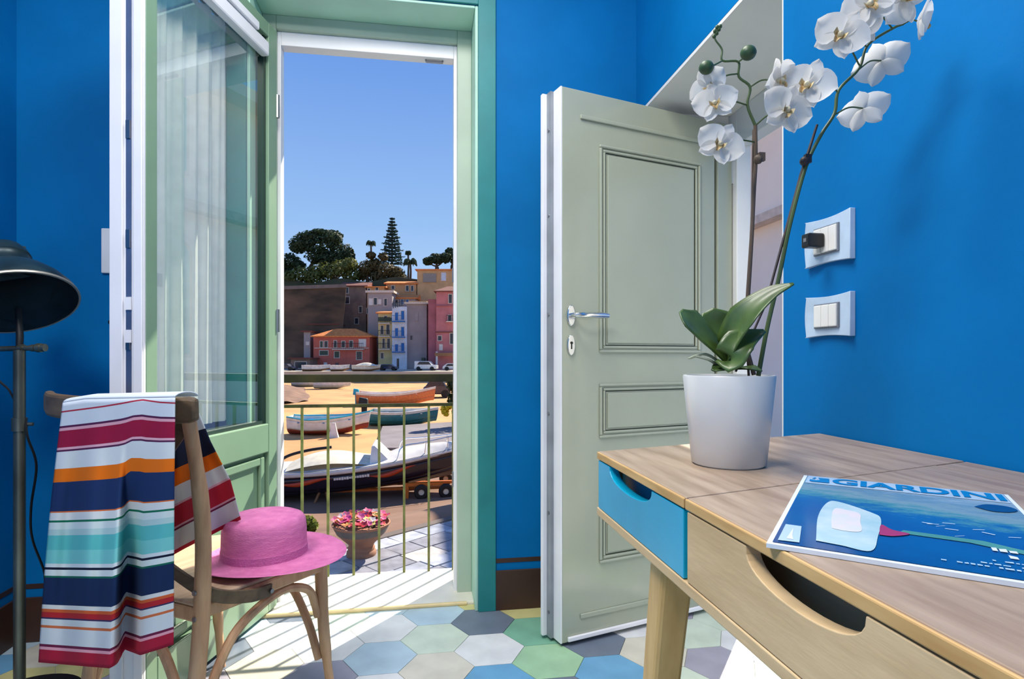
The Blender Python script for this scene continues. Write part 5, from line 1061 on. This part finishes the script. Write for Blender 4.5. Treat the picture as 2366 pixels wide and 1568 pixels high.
# vehicles and small craft on the quay
def car(px, py, wpx, col, lab, D_=84, van=False):
    b = at(px, py, D_); b.z = QZ; k = D_ / F; L_ = wpx * k; t = thing('van' if van else 'car', lab, 'van' if van else 'car', b, -YAW + random.uniform(-.1, .1)); hh_ = L_ * (.42 if van else .33); pm_ = mat('car paint ' + lab[:12], col, .25, coat=.5)
    MB().prism([(-L_ / 2, .25), (L_ / 2, .25), (L_ / 2, hh_ * .55), (L_ * .3, hh_ * .62), (L_ * .16, hh_), (-L_ * (.48 if van else .30), hh_), (-L_ * .48, hh_ * .6)], lambda a, c: (a, .85, c), lambda a, c: (a, -.85, c)).build('body', pm_, t, bevel=.06)
    MB().prism([(L_ * .26, hh_ * .64), (L_ * .15, hh_ * .94), (-L_ * .26, hh_ * .94), (-L_ * .36, hh_ * .64)], lambda a, c: (a, -.84, c), lambda a, c: (a, -.865, c)).build('side_window', M_win, t)
    for x in (-.3, .3):
        for y in (-.8, .8): MB().lathe([(.0001, -.1), (.30, -.1), (.30, .1), (.0001, .1)], 16, Matrix.Translation((x * L_, y, .30)) @ Matrix.Rotation(PI / 2, 4, 'X')).build('wheel', X_black, t, smooth=True)
car(985, 853, 52, (228, 228, 226), 'white van parked below the grey house', van=True); car(1048, 853, 50, (222, 222, 222), 'white car parked below the rose house'); car(898, 853, 44, (44, 60, 92), 'dark blue car parked below the yellow house'); car(806, 853, 40, (70, 90, 110), 'grey blue car parked by the red house'); car(660, 853, 48, (30, 44, 70), 'navy car at the left end of the quay')
for k_i, (px, ln, lab, c1) in enumerate(((846, 62, 'boat under beige cover on the quay', X_cream), (730, 60, 'white boat on the quay below the garage', X_white), (785, 40, 'pale timber boat on the quay by the red house', X_white))):
    b = at(px, 853, 80); b.z = QZ; boat('quay_boat', lab, b, -YAW + .05, ln * 80 / F, 1.5, .8, [X_wood, c1, c1, c1, X_cream, X_wood], seats=2)
    if k_i == 0: MB().grid(lambda u, v: Vector((b.x, b.y, b.z)) + qd * ((u - .5) * 62 * 80 / F * .9) + qn * ((v - .5) * 1.5) + Vector((0, 0, .75 + .45 * math.sin(PI * u) * math.sin(PI * v))), 12, 8).build('boat_tarpaulin', X_cream, None, smooth=True)
tag(bpy.data.objects['boat_tarpaulin'], 'beige tarpaulin over the covered quay boat', 'tarpaulin')
p = groundpos(1010, 918); cc = thing('car', 'dark car parked on the sand behind the fishing boat', 'car', p, GYd + .1); Dk = p.x * sn + p.y * cs; k = Dk / F; L_ = 62 * k
MB().prism([(-L_ / 2, .3), (L_ / 2, .3), (L_ / 2, .85), (L_ * .34, .95), (L_ * .2, 1.5), (-L_ * .25, 1.5), (-L_ * .42, .95), (-L_ / 2, .85)], lambda a, c: (a, .9, c), lambda a, c: (a, -.9, c)).build('body', mat('dark car paint', (66, 62, 72), .25, coat=.5), cc, bevel=.08)
MB().prism([(L_ * .31, .97), (L_ * .19, 1.44), (-L_ * .23, 1.44), (-L_ * .38, .97)], lambda a, c: (a, -.89, c), lambda a, c: (a, -.915, c)).build('side_window', M_win, cc)
for x in (-.3, .3):
    for y in (-.85, .85): MB().lathe([(.0001, -.1), (.33, -.1), (.33, .1), (.0001, .1)], 16, Matrix.Translation((x * L_, y, .33)) @ Matrix.Rotation(PI / 2, 4, 'X')).build('wheel', X_black, cc, smooth=True)
# earth bank on the left of the beach
bk = [groundpos(600, 940), groundpos(722, 926), groundpos(700, 890), groundpos(600, 886)]
bm = MB().grid(lambda u, v: (lambda q: Vector((q.x, q.y, q.z + 1.1 * (1 - u) ** .8 * math.sin(PI * min(1, .1 + .9 * v)) * .9 - .05 + .08 * math.sin(u * 17) * math.cos(v * 13))))((bk[0] * (1 - u) + bk[1] * u) * (1 - v) + (bk[3] * (1 - u) + bk[2] * u) * v), 24, 16)
struct(bm.build('ground_bank', M_earth, smooth=True), 'brown earth bank at the left of the beach')

# ================================================================ HOUSE ACROSS THE LANE (seen mirrored in the glass and through the side door)
ch = thing('cream_house', 'cream house with mint shutters across the lane', 'building', (6.2, 8.0, GP))
W_cream = mat('cream render', (246, 238, 226), .85, scale=.8, col2=(238, 228, 214))
MB().box(0, 6, -6.5, 8, -1.5, 6.7).build('wall', W_cream, ch)
S_mint = mat('mint shutters', (92, 196, 184), .5)
def shutter(y, z, w_, h_, arched):
    n_ = 12; poly = [(y - w_ / 2, z), (y + w_ / 2, z), (y + w_ / 2, z + h_)]
    if arched: poly += [(y + w_ / 2 * math.cos(PI * i / n_), z + h_ + w_ * .35 * math.sin(PI * i / n_)) for i in range(1, n_)]
    poly += [(y - w_ / 2, z + h_)]
    o = MB().prism(poly, lambda a, c: (0, a, c), lambda a, c: (-.05, a, c)).build('shutter', S_mint, ch)
    big = [(y + (a - y) * 1.16, z + (c - z) * 1.06 - .06) for a, c in poly]; MB().prism(big, lambda a, c: (0, a, c), lambda a, c: (-.03, a, c)).build('surround', M_frame, o)
for y, z, w_, h_, ar in ((-.9, 2.2, .9, 1.6, 1), (-3.9, 2.2, .9, 1.6, 1), (4.2, 2.2, .9, 1.6, 1), (-.9, .5, .7, 1.1, 0), (-2.4, .2, .8, 1.4, 0), (-.9, 5.2, .8, 1.2, 0), (4.2, 5.2, .8, 1.2, 0), (-3.9, 5.2, .8, 1.2, 0)): shutter(y, z, w_, h_, ar)
MB().box(-.25, 0, -6.5, 8, 4.55, 4.7).build('string_course', M_frame, ch); MB().box(-.45, 6.3, -6.7, 8.2, 6.7, 6.9).build('roof', W_cream, ch)
bx_ = thing('flowering_shrub', 'green hedge bush outside the side door', 'shrub', (3.6, 5.2, GP)); m = MB()
for c_ in ((0, 0, .6), (.4, .5, .7), (-.3, -.4, .5)): leafcloud(m, c_, .5, 300, .06)
m.build('foliage', G_oak, bx_); MB().tube([(0, 0, -.05), (0, 0, .6)], .04, 6).build('stem', M_bark, bx_)
